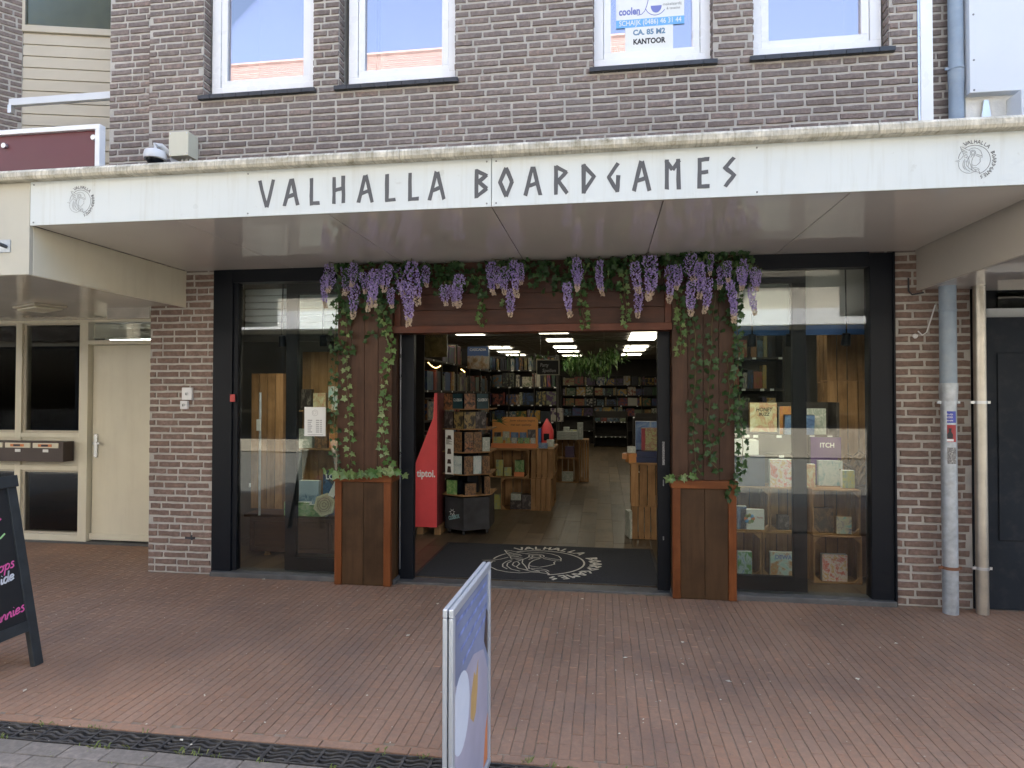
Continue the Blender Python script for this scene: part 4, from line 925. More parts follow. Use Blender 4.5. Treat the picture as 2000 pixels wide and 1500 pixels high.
# dense foliage along the top
fo = thing('ivy_garland', 'dense dark ivy garland along the top of the portal under the canopy', 'ivy', (-.6, -.1, 2.5))
m = MB()
def scatter(x0, x1, z0, z1, n, y0, y1, s0=.028, s1=.06):
    for _ in range(int(n*.66)):
        vs, fs = lq.choice(LS); s = lq.uniform(s0, s1); Mx = Matrix.Translation((lq.uniform(x0, x1), lq.uniform(y0, y1), z1-(z1-z0)*lq.random()**1.6)) @ Matrix.Rotation(lq.uniform(-1, 1), 4, 'Z') @ Matrix.Rotation(lq.uniform(-.6, 1.0), 4, 'X') @ Matrix.Rotation(lq.uniform(-1.2, 1.2), 4, 'Y') @ Matrix.Scale(s, 4)
        m.add([Mx @ Vector(v) for v in vs], fs, 0, lq.random())
scatter(-2.27, -1.6, 2.3, 2.70, 330, -.22, -.13); scatter(-2.25, -2.1, 1.95, 2.4, 60, -.18, -.13); scatter(-1.98, -1.78, 2.05, 2.45, 60, -.18, -.13)
scatter(-1.6, -1.2, 2.52, 2.70, 90, -.18, -.07); scatter(-1.45, -.95, 2.42, 2.70, 120, -.16, -.07); scatter(-.95, -.5, 2.5, 2.70, 130, -.2, -.07); scatter(-.5, -.25, 2.42, 2.70, 90, -.16, -.07); scatter(-.25, .48, 2.45, 2.70, 240, -.16, -.07)
scatter(.48, 1.14, 2.42, 2.71, 330, -.2, -.1); scatter(.9, 1.08, 2.1, 2.5, 60, -.16, -.1)
m.build('foliage', M_ivy_dk, fo, attr=True, kind='stuff')
# wisteria: clusters of small petals, pale at the tip
def raceme_shape(q, wide):
    mb = MB(); n = 170; bend = q.uniform(-.1, .1); bd2 = q.uniform(-.1, .1)
    for i in range(n):
        t = (i+q.random())/n; rad = (.5*wide)*(min(1, (t+.04)*7)**.5)*(1-t**2.2*.72)*q.uniform(.75, 1.1); a = i*2.399+q.uniform(-.4, .4)
        rad *= q.uniform(.55, 1.25); c = Vector((math.cos(a)*rad+bend*math.sin(t*3.0), math.sin(a)*rad+bd2*math.sin(t*2.5), -t)); s = .052*q.uniform(.6, 1.4)
        Mx = Matrix.Translation(c) @ Matrix.Rotation(a, 4, 'Z') @ Matrix.Rotation(q.uniform(-.5, .9), 4, 'Y') @ Matrix.Rotation(q.uniform(-.6, .6), 4, 'X')
        for k in (-1, 1):
            vs = [(0, 0, 0), (s*.4, k*s*.55, s*.35), (s*.55, k*s*.3, -s*.45), (s*.15, 0, -s*.75)]
            mb.add([Mx @ Vector(v) for v in vs], [(0, 1, 2), (0, 2, 3)], 1 if t > .8+q.uniform(-.06, .06) else 0, q.random())
    return mb
RW = (.2, .23, .26, .3, .34, .4)*2
RM = [raceme_shape(lq, w).mesh('raceme', [M_petal, M_petal_tip], attr=True) for w in RW]
RT = [(-2.315, 2.618, .274, .06), (-2.261, 2.683, .226, .079), (-2.152, 2.671, .226, .089), (-2.044, 2.69, .187, .059), (-2.063, 2.537, .291, .074), (-1.97, 2.609, .177, .059), (-1.907, 2.617, .317, .073), (-1.854, 2.634, .321, .078), (-1.81, 2.633, .172, .048), (-1.748, 2.669, .233, .063), (-1.723, 2.473, .167, .058), (-1.671, 2.648, .232, .077), (-1.551, 2.69, .351, .095), (-1.627, 2.526, .361, .067), (-1.451, 2.66, .189, .052), (-1.276, 2.49, .188, .071), (-1.22, 2.489, .174, .061), (-1.155, 2.579, .283, .07), (-.9, 2.682, .291, .059), (-.854, 2.635, .177, .051), (-.785, 2.624, .222, .064), (-.712, 2.676, .325, .072), (-.748, 2.451, .235, .064), (-.662, 2.657, .181, .054), (-.214, 2.68, .259, .066), (-.183, 2.599, .174, .049), (-.29, 2.494, .29, .057), (-.034, 2.666, .289, .052), (.24, 2.64, .246, .069), (.344, 2.69, .373, .073), (.266, 2.463, .263, .069), (.51, 2.615, .297, .068), (.565, 2.613, .204, .051), (.662, 2.69, .235, .079), (.666, 2.48, .286, .059), (.725, 2.626, .303, .054), (.822, 2.69, .173, .05), (.775, 2.503, .285, .062), (.892, 2.596, .186, .054), (.934, 2.629, .173, .05), (.954, 2.49, .322, .062), (1.024, 2.575, .189, .053), (1.057, 2.643, .267, .053), (1.098, 2.418, .231, .053), (1.131, 2.58, .188, .049), (1.164, 2.562, .167, .049)]
SPR = [(0, 5, 'lilac wisteria spray at the far left end over the left window corner'), (5, 9, 'lilac wisteria spray of four clusters above the left column'), (9, 15, 'long lilac wisteria spray where the left column meets the header'), (15, 18, 'small low lilac wisteria spray of three clusters on the header left of its middle'),
       (18, 24, 'full lilac wisteria spray near the middle of the header'), (24, 27, 'lilac wisteria spray with one slanting cluster right of the header middle'), (27, 28, 'single lilac wisteria cluster hanging alone on the header'), (28, 31, 'lilac wisteria spray near the right end of the header'),
       (31, 33, 'pair of lilac wisteria clusters where the header meets the right column'), (33, 38, 'lilac wisteria spray above the middle of the right column'), (38, 46, 'broad lilac wisteria spray at the far right end over the right column edge')]
for a, b, lab in SPR:
    x0, z0 = RT[a][0], max(r[1] for r in RT[a:b]); xm = sum(r[0] for r in RT[a:b])/(b-a)
    t = thing('wisteria_spray', lab, 'wisteria', (xm, -.22, z0), 'wisteria sprays on the portal'); o = org(t); st = MB()
    for x, z, l, w in RT[a:b]:
        k = min(range(12), key=lambda i: abs(RW[i]-w*1.05/l)+lq.random()*.06); yy = -.24+lq.uniform(-.04, .05)
        link('raceme', RM[k], t, Vector((x, yy, z))-o, (lq.uniform(-.16, .16), lq.uniform(-.16, .16), lq.uniform(0, 6.28)), (l*lq.uniform(.9, 1.15), l*lq.uniform(.9, 1.15), l*lq.uniform(.92, 1.05)))
        st.tube([(xm+(x-xm)*.4, -.15, min(2.70, z+.05)), (x, yy-.01, z+.02), (x, yy, z-.03)], .0025, 5)
    st.build('stalk', M_stem, t)
    lf_ = MB()
    for _ in range(5*(b-a)):
        vs, fs = lq.choice(LS); s = lq.uniform(.035, .06); Mx = Matrix.Translation((xm+lq.gauss(0, .08), -.22+lq.uniform(-.04, .05), min(2.69, z0-lq.random()*.1))) @ Matrix.Rotation(lq.uniform(-1.5, 1.5), 4, 'Z') @ Matrix.Rotation(lq.uniform(-.4, 1.2), 4, 'X') @ Matrix.Scale(s, 4)
        lf_.add([Mx @ Vector((v[0]*.55, v[1], v[2]*1.1)) for v in vs], fs, 0, lq.random())
    lf_.build('leaves', M_ivy, t, attr=True)

# ================================================================== SHOP INTERIOR
it = Bx(-4.05, 2.75, .14, 16.04, -.03, -.004).build('shop_floor', M_floor); it['kind'] = 'structure'
fl = MB(); ff = random.Random(8); nf = 0
PLM = [MB().box(-.096, .096, -.61, .61, -.02, .0, 0).mesh('floor_plank', M_floor) for _ in range(2)]
x = -3.5; ci = 0
while x < 2.7:
    y = .14+.61-ff.uniform(0, 1.1)
    while y < 16:
        y0, y1 = max(.14, y-.61), min(16, y+.61)
        if y1-y0 > .05:
            if -2.0 < x < 1.4 and y0 < 9.5: link('floor_plank', PLM[ci % 2], it, (x, (y0+y1)/2, .016), None, (1, (y1-y0-.003)/1.22, 1))
            else: fl.box(x-.096, x+.096, y0, y1-.003, 0, .016, 0, ff.random())
        y += 1.223
    x += .1945; ci += 1
fl.build('floor_plank_field', M_floor, it, attr=True, kind='stuff')
iw = MB(); iw.box(-4.04, -3.95, .14, 16.04, 0, 2.8); iw.box(2.66, 2.75, .3, 16.04, 0, 2.8); iw.box(-3.95, 2.66, 15.9, 16.04, 0, 2.8)
iw = iw.build('interior_wall', M_wall_in); iw['kind'] = 'structure'
ce = Bx(-4.04, 2.75, .1, 16.04, 2.76, 2.8).build('ceiling', M_ceil); ce['kind'] = 'structure'
x = -3.6
while x < 2.7: Bx(x-.012, x+.012, .3, 15.9, 2.748, 2.7595).build('ceiling_rail', M_grey_in, ce); x += .6
for k in range(1, 26): Bx(-3.95, 2.66, .3+k*.6-.012, .3+k*.6+.012, 2.7485, 2.7594).build('ceiling_rail', M_grey_in, ce)
LP = [(.76, y) for y in (6.7, 7.32, 7.94, 10.05, 11.2, 13.0)]+[(-.92, y) for y in (6.3, 8.1, 10.0, 11.4, 13.2)]+[(-2.5, y) for y in (6.4, 10.0, 11.4, 12.9)]+[(.76, 3.4), (-.92, 3.4), (-2.5, 3.4), (1.9, 1.6)]
rown = {.76: 'right', -.92: 'middle', -2.5: 'left', 1.9: 'far right'}; cnt = {}
for x, y in LP:
    cnt[x] = cnt.get(x, 0)+1
    od = ['first', 'second', 'third', 'fourth', 'fifth', 'sixth', 'seventh'][[q for q in sorted(p[1] for p in LP if p[0] == x)].index(y)]
    t = thing('ceiling_light', f'lit ceiling panel light, {od} from the entrance in the {rown[x]} row', 'ceiling light', (x, y, 2.74), 'ceiling panel lights')
    m = MB()
    for a, b, c, d in ((-.29, .29, -.29, -.27), (-.29, .29, .27, .29), (-.29, -.27, -.27, .27), (.27, .29, -.27, .27)): m.box(x+a, x+b, y+c, y+d, 2.735, 2.7475)
    m.build('frame', M_white, t); Bx(x-.269, x+.269, y-.269, y+.269, 2.74, 2.7465).build('diffuser', M_lamp, t)

BOXC = [(.3, .06, .04), (.05, .09, .2), (.35, .28, .12), (.06, .12, .06), (.45, .42, .36), (.03, .03, .04), (.28, .14, .05), (.10, .17, .22), (.5, .3, .06), (.09, .05, .12), (.2, .22, .14), (.04, .05, .06), (.34, .1, .07), (.55, .5, .4)]
M_print = box_print('game_box_print', BOXC, .8)
CN = ['dark', 'narrow', 'thick', 'tall', 'plain', 'colourful']
GBM = {}
def gbox_mesh(mat, side):
    k = (mat.name, side.name)
    if k not in GBM:
        m = MB().box(-.5, .5, -.5, .5, 0, 1, 1, faces={2: 0}); GBM[k] = m.mesh('game_box', [mat, side])
    return GBM[k]
def gb(label, x, y, z, w, h, d, mat=None, side=None, rz=0.0, tilt=0.0, group=None, name='game_box', cat='game box'):
    """a box with a printed front (towards the street), its bottom middle at x,y,z"""
    mat = mat or M_print; o = link(name, gbox_mesh(mat, side or mat), None, (x, y, z), (tilt, 0, rz), (w, d, h))
    return tag(o, label, cat, group)
ORD = ['first', 'second', 'third', 'fourth', 'fifth', 'sixth', 'seventh', 'eighth', 'ninth', 'tenth', 'eleventh', 'twelfth', 'thirteenth', 'fourteenth', 'fifteenth', 'sixteenth', 'seventeenth', 'eighteenth', 'nineteenth', 'twentieth', 'twenty-first', 'twenty-second', 'twenty-third', 'twenty-fourth', 'twenty-fifth', 'twenty-sixth', 'twenty-seventh', 'twenty-eighth', 'twenty-ninth', 'thirtieth']
def rack(name, label, x0, x1, y0, y1, zs, side, upr, face='-y'):
    """open shelving: uprights, boards, back"""
    t = thing(name, label, 'shelving', ((x0+x1)/2, (y0+y1)/2, 0))
    for z in zs:
        sf_ = Bx(x0, x1, y0, y1, z-.025, z).build('shelf', M_shelf, t); tg = MB()
        for k in range(7):
            if face == '-y': xx = x0+(x1-x0)*(k+.2+.6*lq.random())/7; tg.box(xx-.022, xx+.022, y0-.003, y0-.001, z-.027, z-.003)
            else: yy = y0+(y1-y0)*(k+.2+.6*lq.random())/7; tg.box(x1+.001, x1+.003, yy-.022, yy+.022, z-.027, z-.003)
        tg.build('price_tag', M_paper, sf_)
    if face == '-y':
        for u in upr: Bx(u-.012, u+.012, y0+.004, y1, 0, zs[-1]+.3).build('upright', M_shelf, t)
        Bx(x0, x1, y1, y1+.01, 0, zs[-1]+.3).build('back_panel', M_shelf, t)
    else:
        for u in upr: Bx(x0, x1-.004, u-.012, u+.012, 0, zs[-1]+.3).build('upright', M_shelf, t)
        Bx(x0-.01, x0, y0, y1, 0, zs[-1]+.3).build('back_panel', M_shelf, t)
    return t
gq = random.Random(44)
# back wall shelving
rack('wall_shelving', 'long dark shelving along the back wall of the shop', -1.4, 2.6, 15.45, 15.85, [.45, .93, 1.26, 1.59, 1.92], 0, [-1.39, -.35, .4, 1.2, 2.0, 2.59])
for ri, (z, hmax) in enumerate(((1.92, .3), (1.59, .28), (1.26, .28), (.93, .28))):
    x = -1.33; k = 0
    while x < 1.85:
        w = gq.choice((.28, .3, .26, .07, .06, .22)); h = gq.uniform(.2, hmax)
        gb(f'{CN[(k+ri) % 6]} game box, {ORD[min(k, 29)]} from the left on the {["top", "second", "third", "fourth"][ri]} row of the back shelving', x+w/2, 15.55+gq.uniform(0, .1), z, w-.012, h, .12, rz=gq.uniform(-.06, .06), group='game boxes on the back shelving')
        x += w+gq.choice((.0, .0, .03)); k += 1
# shelving facing the street in the middle left
rack('wall_shelving', 'dark shelving facing the entrance left of the hanging board', -2.35, -.9, 7.1, 7.45, [.4, .74, 1.08, 1.41, 1.76, 2.09], 0, [-2.34, -1.85, -1.35, -.91])
for ri, z in enumerate((2.09, 1.76, 1.41, 1.08, .74)):
    x = -2.28; k = 0; face = ri in (1, 2, 3)
    while x < -1.0:
        w = gq.choice((.06, .05, .07, .08)) if not face or gq.random() < .4 else gq.choice((.24, .2)); h = gq.uniform(.19, .27)
        gb(f'{CN[(k*2+ri) % 6]} game box, {ORD[min(k, 29)]} from the left on the {["top", "second", "third", "fourth", "fifth"][ri]} row of the middle shelving', x+w/2, 7.2, z, w-.008, h, .16, rz=gq.uniform(-.04, .04), group='game boxes on the middle shelving')
        x += w+gq.choice((0, 0, .02)); k += 1
# shelving along the left side
rack('wall_shelving', 'tall shelving with fairy lights along the left side behind the door post', -2.55, -2.18, 2.3, 6.9, [.45, .88, 1.28, 1.66, 2.06], 0, [2.32, 3.2, 4.1, 5.0, 5.9, 6.88], 'x')
for ri, z in enumerate((2.06, 1.66, 1.28, .88)):
    y = 2.5 if ri else 3.3; k = 0
    while y < 6.7:
        w = gq.choice((.06, .07, .09, .3, .28, .08)); h = gq.uniform(.2, .29)
        if abs(y-4.8) > .3 or ri:
            gb(f'{CN[(k+ri) % 6]} game box, {ORD[min(k, 29)]} along the {["top", "second", "third", "fourth"][ri]} row of the left side shelving', -2.3, y+w/2, z, w-.008, h, .2, rz=math.pi/2, group='game boxes on the left shelving')
        y += w+gq.choice((0, .0, .05)); k += 1
        if k > 28: break
fy = thing('fairy_lights', 'short string of warm lights under the top board of the left shelving', 'lights', (-2.15, 2.9, 2.0))
m = MB(); mw = MB()
for k in range(14):
    p = Vector((-2.17, 2.45+k*.045, 2.0-.05*math.sin(k*.22))); m.lathe([(0, .007), (.006, .004), (.007, 0), (0, -.006)], p, n=6)
for k in range(6): m.lathe([(0, .007), (.006, .004), (.007, 0), (0, -.006)], (-2.17, 4.3+k*.05, 1.99-.006*k), n=6)
mw.tube([(-2.17, 2.45+k*.045, 2.0-.05*math.sin(k*.22)) for k in range(14)], .002, 4); m.build('bulb', M_fairy, fy); mw.build('wire', M_stem, fy)
C_tree = cover('cover_olive_tree', [(.05, .045, .02), (.16, .13, .05), (.28, .23, .1)], 2.6, 1.0)
ev = thing('display_board', 'olive printed display board with script lettering on top of the left shelving', 'display board', (-2.17, 2.7, 2.07))
Bx(-2.37, -1.99, 2.68, 2.70, 2.085, 2.43).build('board', C_tree, ev); text('lettering', 'Everdell', .075, (-2.17, 2.679, 2.335), X_, Z_, M_ink, ev, .001, shear=.2, width=.25)
C_mtn = cover('cover_mountains', [(.10, .06, .03), (.28, .18, .09), (.42, .38, .34), (.16, .26, .18)], 2.4, 3.0, sky_top=(.06, .13, .36))
cs = thing('game_box', 'large blue mountain game box on top of the left shelving', 'game box', (-2.01, 4.8, 2.03))
Bx(-2.17, -1.83, 4.75, 4.85, 2.02, 2.375).build('box', C_mtn, cs); text('lettering', 'CASCADIA', .055, (-2.0, 4.749, 2.305), X_, Z_, M_whiteink, cs, .001, bold=.001, width=.27)
# hanging board, hanging greenery
pb = thing('hanging_chalkboard', 'small framed black chalkboard hanging from the ceiling', 'chalkboard', (-.986, 6, 1.956))
Bx(-1.18, -.792, 6.0, 6.012, 1.962, 2.214).build('board', M_chalkb, pb)
m = MB()
for a, b, c, d in ((-1.19, -.782, 1.95, 1.965), (-1.19, -.782, 2.211, 2.226), (-1.19, -1.176, 1.965, 2.211), (-.796, -.782, 1.965, 2.211)): m.box(a, b, 5.992, 6.014, c, d)
m.build('frame', M_jbox, pb); m = MB(); [m.tube([(x, 6.005, 2.22), (x, 6.005, 2.75)], .002, 4) for x in (-1.12, -.85)]; m.build('wire', M_alu, pb)
text('lettering', 'Party', .095, (-1.05, 5.999, 2.1), X_, Z_, M_chalkw, pb, .001, shear=.15, width=.15); text('lettering', 'Spellen', .085, (-.965, 5.999, 2.005), X_, Z_, M_chalkw, pb, .001, shear=.15, width=.24)
hg = thing('hanging_plants', 'green hanging plants below the ceiling in the middle of the shop', 'plants', (-.3, 8.5, 2.2)); m = MB()
for cx, cz, n, rr in ((-.62, 2.28, 240, .22), (-.2, 2.25, 300, .3), (.15, 2.45, 120, .2), (-1.25, 2.3, 120, .14), (-1.75, 2.3, 80, .14)):
    for _ in range(n):
        vs, fs = lq.choice(LS); s = lq.uniform(.05, .1); Mx = Matrix.Translation((cx+lq.gauss(0, rr*.6), 8.5+lq.gauss(0, .12) if cx > -1 else 7.25, cz+lq.gauss(0, rr*.4))) @ Matrix.Rotation(lq.uniform(-1.5, 1.5), 4, 'Z') @ Matrix.Rotation(lq.uniform(-.6, 1.2), 4, 'X') @ Matrix.Scale(s, 4)
        m.add([Mx @ Vector((v[0]*.5, v[1], v[2]*1.5)) for v in vs], fs, 0, lq.random())
m.build('foliage', M_ivy, hg, attr=True, kind='stuff'); m = MB(); [m.tube([(x, 8.5, 2.3), (x, 8.5, 2.75)], .003, 4) for x in (-.62, -.2, .15)]; m.build('hanger', M_ink, hg)

# ---- crates
SLM = {}
def unit_box(mat):
    if mat.name not in SLM: SLM[mat.name] = MB().box(-.5, .5, -.5, .5, -.5, .5).mesh('slat', mat)
    return SLM[mat.name]
def crate(label, x, y, z, w, h, d, rz=0.0, nb=4):
    """slatted fruit crate lying on its side, open towards -y, floor slats at the back"""
    t = thing('crate', label, 'crate', (x, y, z), 'wooden crates', rz, True); th = .012
    def sl(name, mat, cx, cy, cz, sx, sy, sz): link(name, unit_box(mat), t, (cx, cy, cz), (0, lq.uniform(-.006, .006), 0), (sx, sy, sz))
    bw = (w-.01*(nb-1))/nb
    for k in range(nb): sl('slat', M_crate_v, -w/2+bw/2+k*(bw+.01), d/2-th/2, h/2, bw, th, h)
    nd = 3; dw = (d-th-.016*(nd-1))/nd
    for k in range(nd):
        cy = -d/2+dw/2+k*(dw+.016)
        for s in (-1, 1): sl('slat', M_crate_v, s*(w/2-th/2), cy, h/2, th, dw, h-2*th)
        for zz in (th/2, h-th/2): sl('slat', M_crate_h, 0, cy, zz, w, dw, th)
    for sx in (-1, 1):
        for zz in (0, 1):
            m = MB(); s = .05; zz0 = th if zz == 0 else h-th; dz = s if zz == 0 else -s
            m.prism([(0, 0), (s*sx*-1, 0), (0, dz)], (sx*(w/2-th), -d/2+.006, zz0), X_, Z_, -.02, 0); m.build('corner_block', M_crate_p, t)
    return t
# display table of crates
crate('lower open crate with black boxes at the front of the display table', -1.16, 3.6, .018, .5, .44, .32)
crate('upper open crate with small yellow games at the front of the display table', -1.3, 3.6, .46, .56, .385, .32)
crate('lower closed crate at the right front of the display table', -.855, 3.6, .018, .27, .44, .36, math.pi)
crate('upper closed crate at the right front of the display table', -.84, 3.6, .46, .3, .385, .36, math.pi)
crate('lower crate on the long side of the display table', -.86, 4.05, .018, .45, .44, .3, math.pi/2); crate('upper crate on the long side of the display table', -.85, 4.05, .46, .45, .385, .3, math.pi/2)
tag(Bx(-1.6, -.68, 3.42, 4.3, .848, .866).build('table_board', M_crate_h, bevel=.002), 'flat wooden board on top of the crate display table', 'board')
C_y = cover('cover_yellow', [(.5, .42, .05), (.35, .4, .2), (.1, .2, .25)], 3, 5); C_b = cover('cover_blue', [(.04, .08, .2), (.12, .2, .35), (.3, .35, .3)], 3, 6)
C_w = cover('cover_pale', [(.6, .6, .55), (.3, .35, .3), (.65, .62, .58)], 3, 7); C_g = cover('cover_green', [(.04, .14, .05), (.16, .3, .1), (.35, .4, .2)], 3, 8); C_k = cover('cover_black', [(.01, .01, .012), (.04, .03, .03), (.2, .18, .16)], 3, 9)
M_orcard = pm('orange_card', (.62, .27, .07), .6, .05); M_corange = pm('deep_orange_card', (.6, .2, .07), .6, .05)
ds = thing('counter_display', 'orange card counter display with holiday slogan full of small games', 'display', (-1.25, 3.5, .866))
bp = MB().prism([(-.32, 0), (.33, 0), (.33, .38), (.29, .42), (-.17, .42), (-.2, .38), (-.32, .38)], (-1.25, 3.66, .868), X_, Z_, -.008, 0); bp.build('back_card', M_orcard, ds)
Bx(-1.55, -.92, 3.44, 3.46, .868, .93).build('front_card', M_corange, ds); Bx(-1.55, -.92, 3.461, 3.65, .868, .885).build('tray', M_orcard, ds)
text('lettering', 'Jouw vakantie begint', .045, (-1.14, 3.651, 1.225), X_, Z_, M_brownbox, ds, .001, width=.36); text('lettering', 'met een spelletje', .045, (-1.16, 3.651, 1.165), X_, Z_, M_brownbox, ds, .001, width=.29)
lvs = MB()
for k in range(9): a = -.5+k*.45; lvs.prism([(0, -.008), (.13, 0), (0, .008)], (-1.46, 3.64, 1.22), (math.cos(a), 0, math.sin(a)), (-math.sin(a), 0, math.cos(a)), 0, .002+.0004*k)
lvs.build('palm_leaf', M_ivy, ds)
for i, (x, z, w, h, c) in enumerate([(-1.46, .93, .14, .11, C_y), (-1.32, .93, .08, .1, C_y), (-1.235, .93, .08, .1, C_w), (-1.145, .93, .085, .1, C_g), (-1.055, .93, .08, .1, C_g), (-.972, .93, .075, .1, C_w), (-1.48, 1.0, .1, .1, C_k), (-1.36, 1.01, .1, .1, C_w), (-1.24, 1.0, .11, .1, C_b), (-1.12, 1.0, .1, .1, C_b), (-1.0, 1.02, .12, .12, C_k)]):
    gb(f'small card game, {ORD[i % 6]} from the left in the {"front" if i < 6 else "rear"} row of the orange display', x, 3.5 if i < 6 else 3.58, z-.044, w-.008, h+.02, .03, c, group='small games in the counter display')
gb('small stack of violet card games at the right corner of the crate display table', -.83, 3.5, .867, .12, .07, .1, C_b); gb('small white leaflet box behind the violet card games', -.75, 3.75, .867, .1, .1, .1, C_w)
gb('yellow slim game left in the upper open crate', -1.44, 3.52, .475, .1, .22, .04, C_y); gb('yellow small game in the middle of the upper open crate', -1.32, 3.5, .475, .1, .12, .04, C_y); gb('dark green tall game right in the upper open crate', -1.16, 3.52, .475, .13, .22, .04, C_g); gb('orange small pair of games in front of the dark green one', -1.16, 3.47, .475, .14, .06, .03, M_corange)
gb('black game box pile left in the lower open crate', -1.2, 3.5, .03, .16, .12, .15, C_k); gb('tall black game box right in the lower open crate', -1.04, 3.5, .03, .15, .2, .15, C_k); gb('silver boxed game on the black pile', -1.2, 3.5, .152, .14, .09, .12, C_w); gb('orange and blue game standing left of the display table', -1.5, 3.5, .02, .16, .2, .08, C_y)
# second table
crate('lower crate of the second display table further back', -.66, 6.45, .018, .42, .43, .3); crate('upper crate of the second display table further back', -.66, 6.45, .452, .42, .34, .3); crate('crate at the right end of the second display table', -.36, 6.6, .018, .16, .77, .34, math.pi)
for i, (x, w, h) in enumerate(((-.8, .1, .1), (-.68, .1, .22), (-.55, .12, .17), (-.43, .1, .3))): gb(f'pale game box, {ORD[i]} from the left on the second display table', x, 6.4, .795, w, h, .12, C_w if i % 2 else C_y, group='boxes on the second table')
for i in range(3): gb(f'flat boxed game, {ORD[i]} from the bottom of the pile on the second display table', -.66, 6.3, .796+i*.05, .36, .047, .1, C_w, group='flat pile on the second table')
gb('red game box in the upper crate of the second table', -.62, 6.42, .465, .16, .2, .1); gb('pale box in the lower crate of the second table', -.66, 6.42, .03, .2, .17, .1, C_w)
rd = thing('red_toy_display', 'red rocket shaped toy display beyond the crate table', 'display', (-.85, 4.6, .867))
MB().lathe([(.09, 0), (.1, .05), (.1, .2), (.07, .28), (.01, .38), (0, .38)], (-.84, 4.2, .867), n=14).build('body', M_red, rd, smooth=True); Bx(-.88, -.8, 4.09, 4.1, .93, 1.03).build('screen', M_black, rd); Bx(-.98, -.92, 4.12, 4.2, .867, 1.1).build('blue_fin', M_blue, rd)
# white plate of a lamp further back
# low tables at the back
rack('display_table', 'low dark table under the back shelving', -.3, .7, 14.2, 14.8, [.35, .8], 0, [-.29, .69])
for i in range(5): gb(f'game box, {ORD[i]} from the left lying on the low dark table', -.2+i*.19, 14.4, .8, .17, .1, .2, group='boxes on the low dark table')
rack('display_table', 'dark side table at the right before the back shelving', .75, 1.6, 10.4, 10.9, [.4, .85], 0, [.76, 1.59])
for i in range(4): gb(f'game box, {ORD[i]} from the left on the dark side table', .85+i*.2, 10.55, .85, .17, .1+.04*i, .2, group='boxes on the dark side table')

# ---- red cardboard display, revolving rack
tt = thing('cardboard_display', 'tall red cardboard display with white lettering just inside the entrance', 'display', (-1.95, 1.75, .02))
MB().prism([(-.262, .02), (0, .02), (0, 1.53), (-.032, 1.53), (-.045, 1.25), (-.262, .70)], (-1.863, 1.72, .09), X_, Z_, -.012, 0).build('front_panel', M_red, tt)
Bx(-1.862, -1.85, 1.733, 2.05, .11, 1.62).build('side_panel', pm('dark_red_card', (.16, .03, .03), .5, .1), tt)
for x in (-2.1, -1.9): Bx(x, x+.07, 1.76, 2.0, .018, .11).build('foot', M_crate_p, tt)
Bx(-2.13, -1.84, 1.75, 2.02, .11, .125).build('base', M_crate_h, tt)
text('lettering', 'tiptoi.', .115, (-1.987, 1.719, .675), X_, Z_, M_whiteink, tt, .001, bold=.003, width=.215)
cr_ = thing('display_rack', 'black carousel rack of puzzle boxes with wooden shelves inside the entrance', 'display rack', (-1.55, 2.0, .02))
A_, B_, C_ = Vector((-1.81, 1.86, 0)), Vector((-1.56, 1.74, 0)), Vector((-1.29, 1.9, 0))
def wedge(mb, z0, z1, k=1.0):
    c = Vector((-1.55, 2.05, 0)); pts = [c+(p-c)*k for p in (A_, B_, C_, Vector((-1.3, 2.3, 0)), Vector((-1.8, 2.3, 0)))]
    mb.prism([(p.x, p.y) for p in pts], (0, 0, 0), X_, Y_, z0, z1)
for z in (.46, .695, .945, 1.205, 1.43): m = MB(); wedge(m, z, z+.012, 1.08); m.build('shelf', M_crate_h, cr_)
m = MB(); wedge(m, .075, .44, .98); bs = m.build('base_cabinet', pm('charcoal_print', (.03, .03, .034), .5, .6, 5), cr_)
m = MB(); wedge(m, .473, 1.43, .42); m.build('core', M_black, cr_)
for x, y in ((-1.76, 1.9), (-1.57, 1.79), (-1.33, 1.94), (-1.5, 2.2)): MB().lathe([(0, -.012), (.028, -.012), (.028, .012), (0, .012)], (x, y, .046), (1, .3, 0), 12).build('castor', M_rubber, cr_)
uL = (B_-A_).normalized(); nL = Vector((uL.y, -uL.x, 0)); uR = (C_-B_).normalized()
text('lettering', 'CLUEBOX', .06, A_+uL*.15+Vector((0, -.012, .2)), (uL+Z_*.25), (Z_-uL*.25), pm('pale_teal_ink', (.25, .42, .44), .5), cr_, .002, bold=.002, width=.16)
m = MB(); 
for k in range(7): a = k*.9; m.prism([(.02*math.cos(a), .02*math.sin(a)), (.045*math.cos(a+.3), .045*math.sin(a+.3)), (.02*math.cos(a+.6), .02*math.sin(a+.6))], A_+uL*.12+Vector((0, -.012, .27)), uL, Z_, 0, .001+.0003*k)
m.build('logo_mark', M_whiteink, cr_)
C_star = cover('cover_tower', [(.012, .012, .015), (.05, .03, .02), (.32, .14, .06), (.02, .04, .05)], 2.4, 2.0); C_teal = cover('cover_teal', [(.01, .04, .05), (.015, .055, .07), (.01, .03, .04)], 1.5, 4.0); C_brown = cover('cover_brown', [(.06, .03, .018), (.26, .14, .06), (.05, .03, .02), (.3, .19, .1)], 4, 12.0); C_mint = cover('cover_mint', [(.35, .45, .45), (.55, .58, .55), (.2, .35, .38)], 3, 13.0)
C_dark = cover('cover_night', [(.012, .012, .016), (.03, .025, .02), (.28, .2, .07), (.02, .03, .05)], 2.2, 19.0)
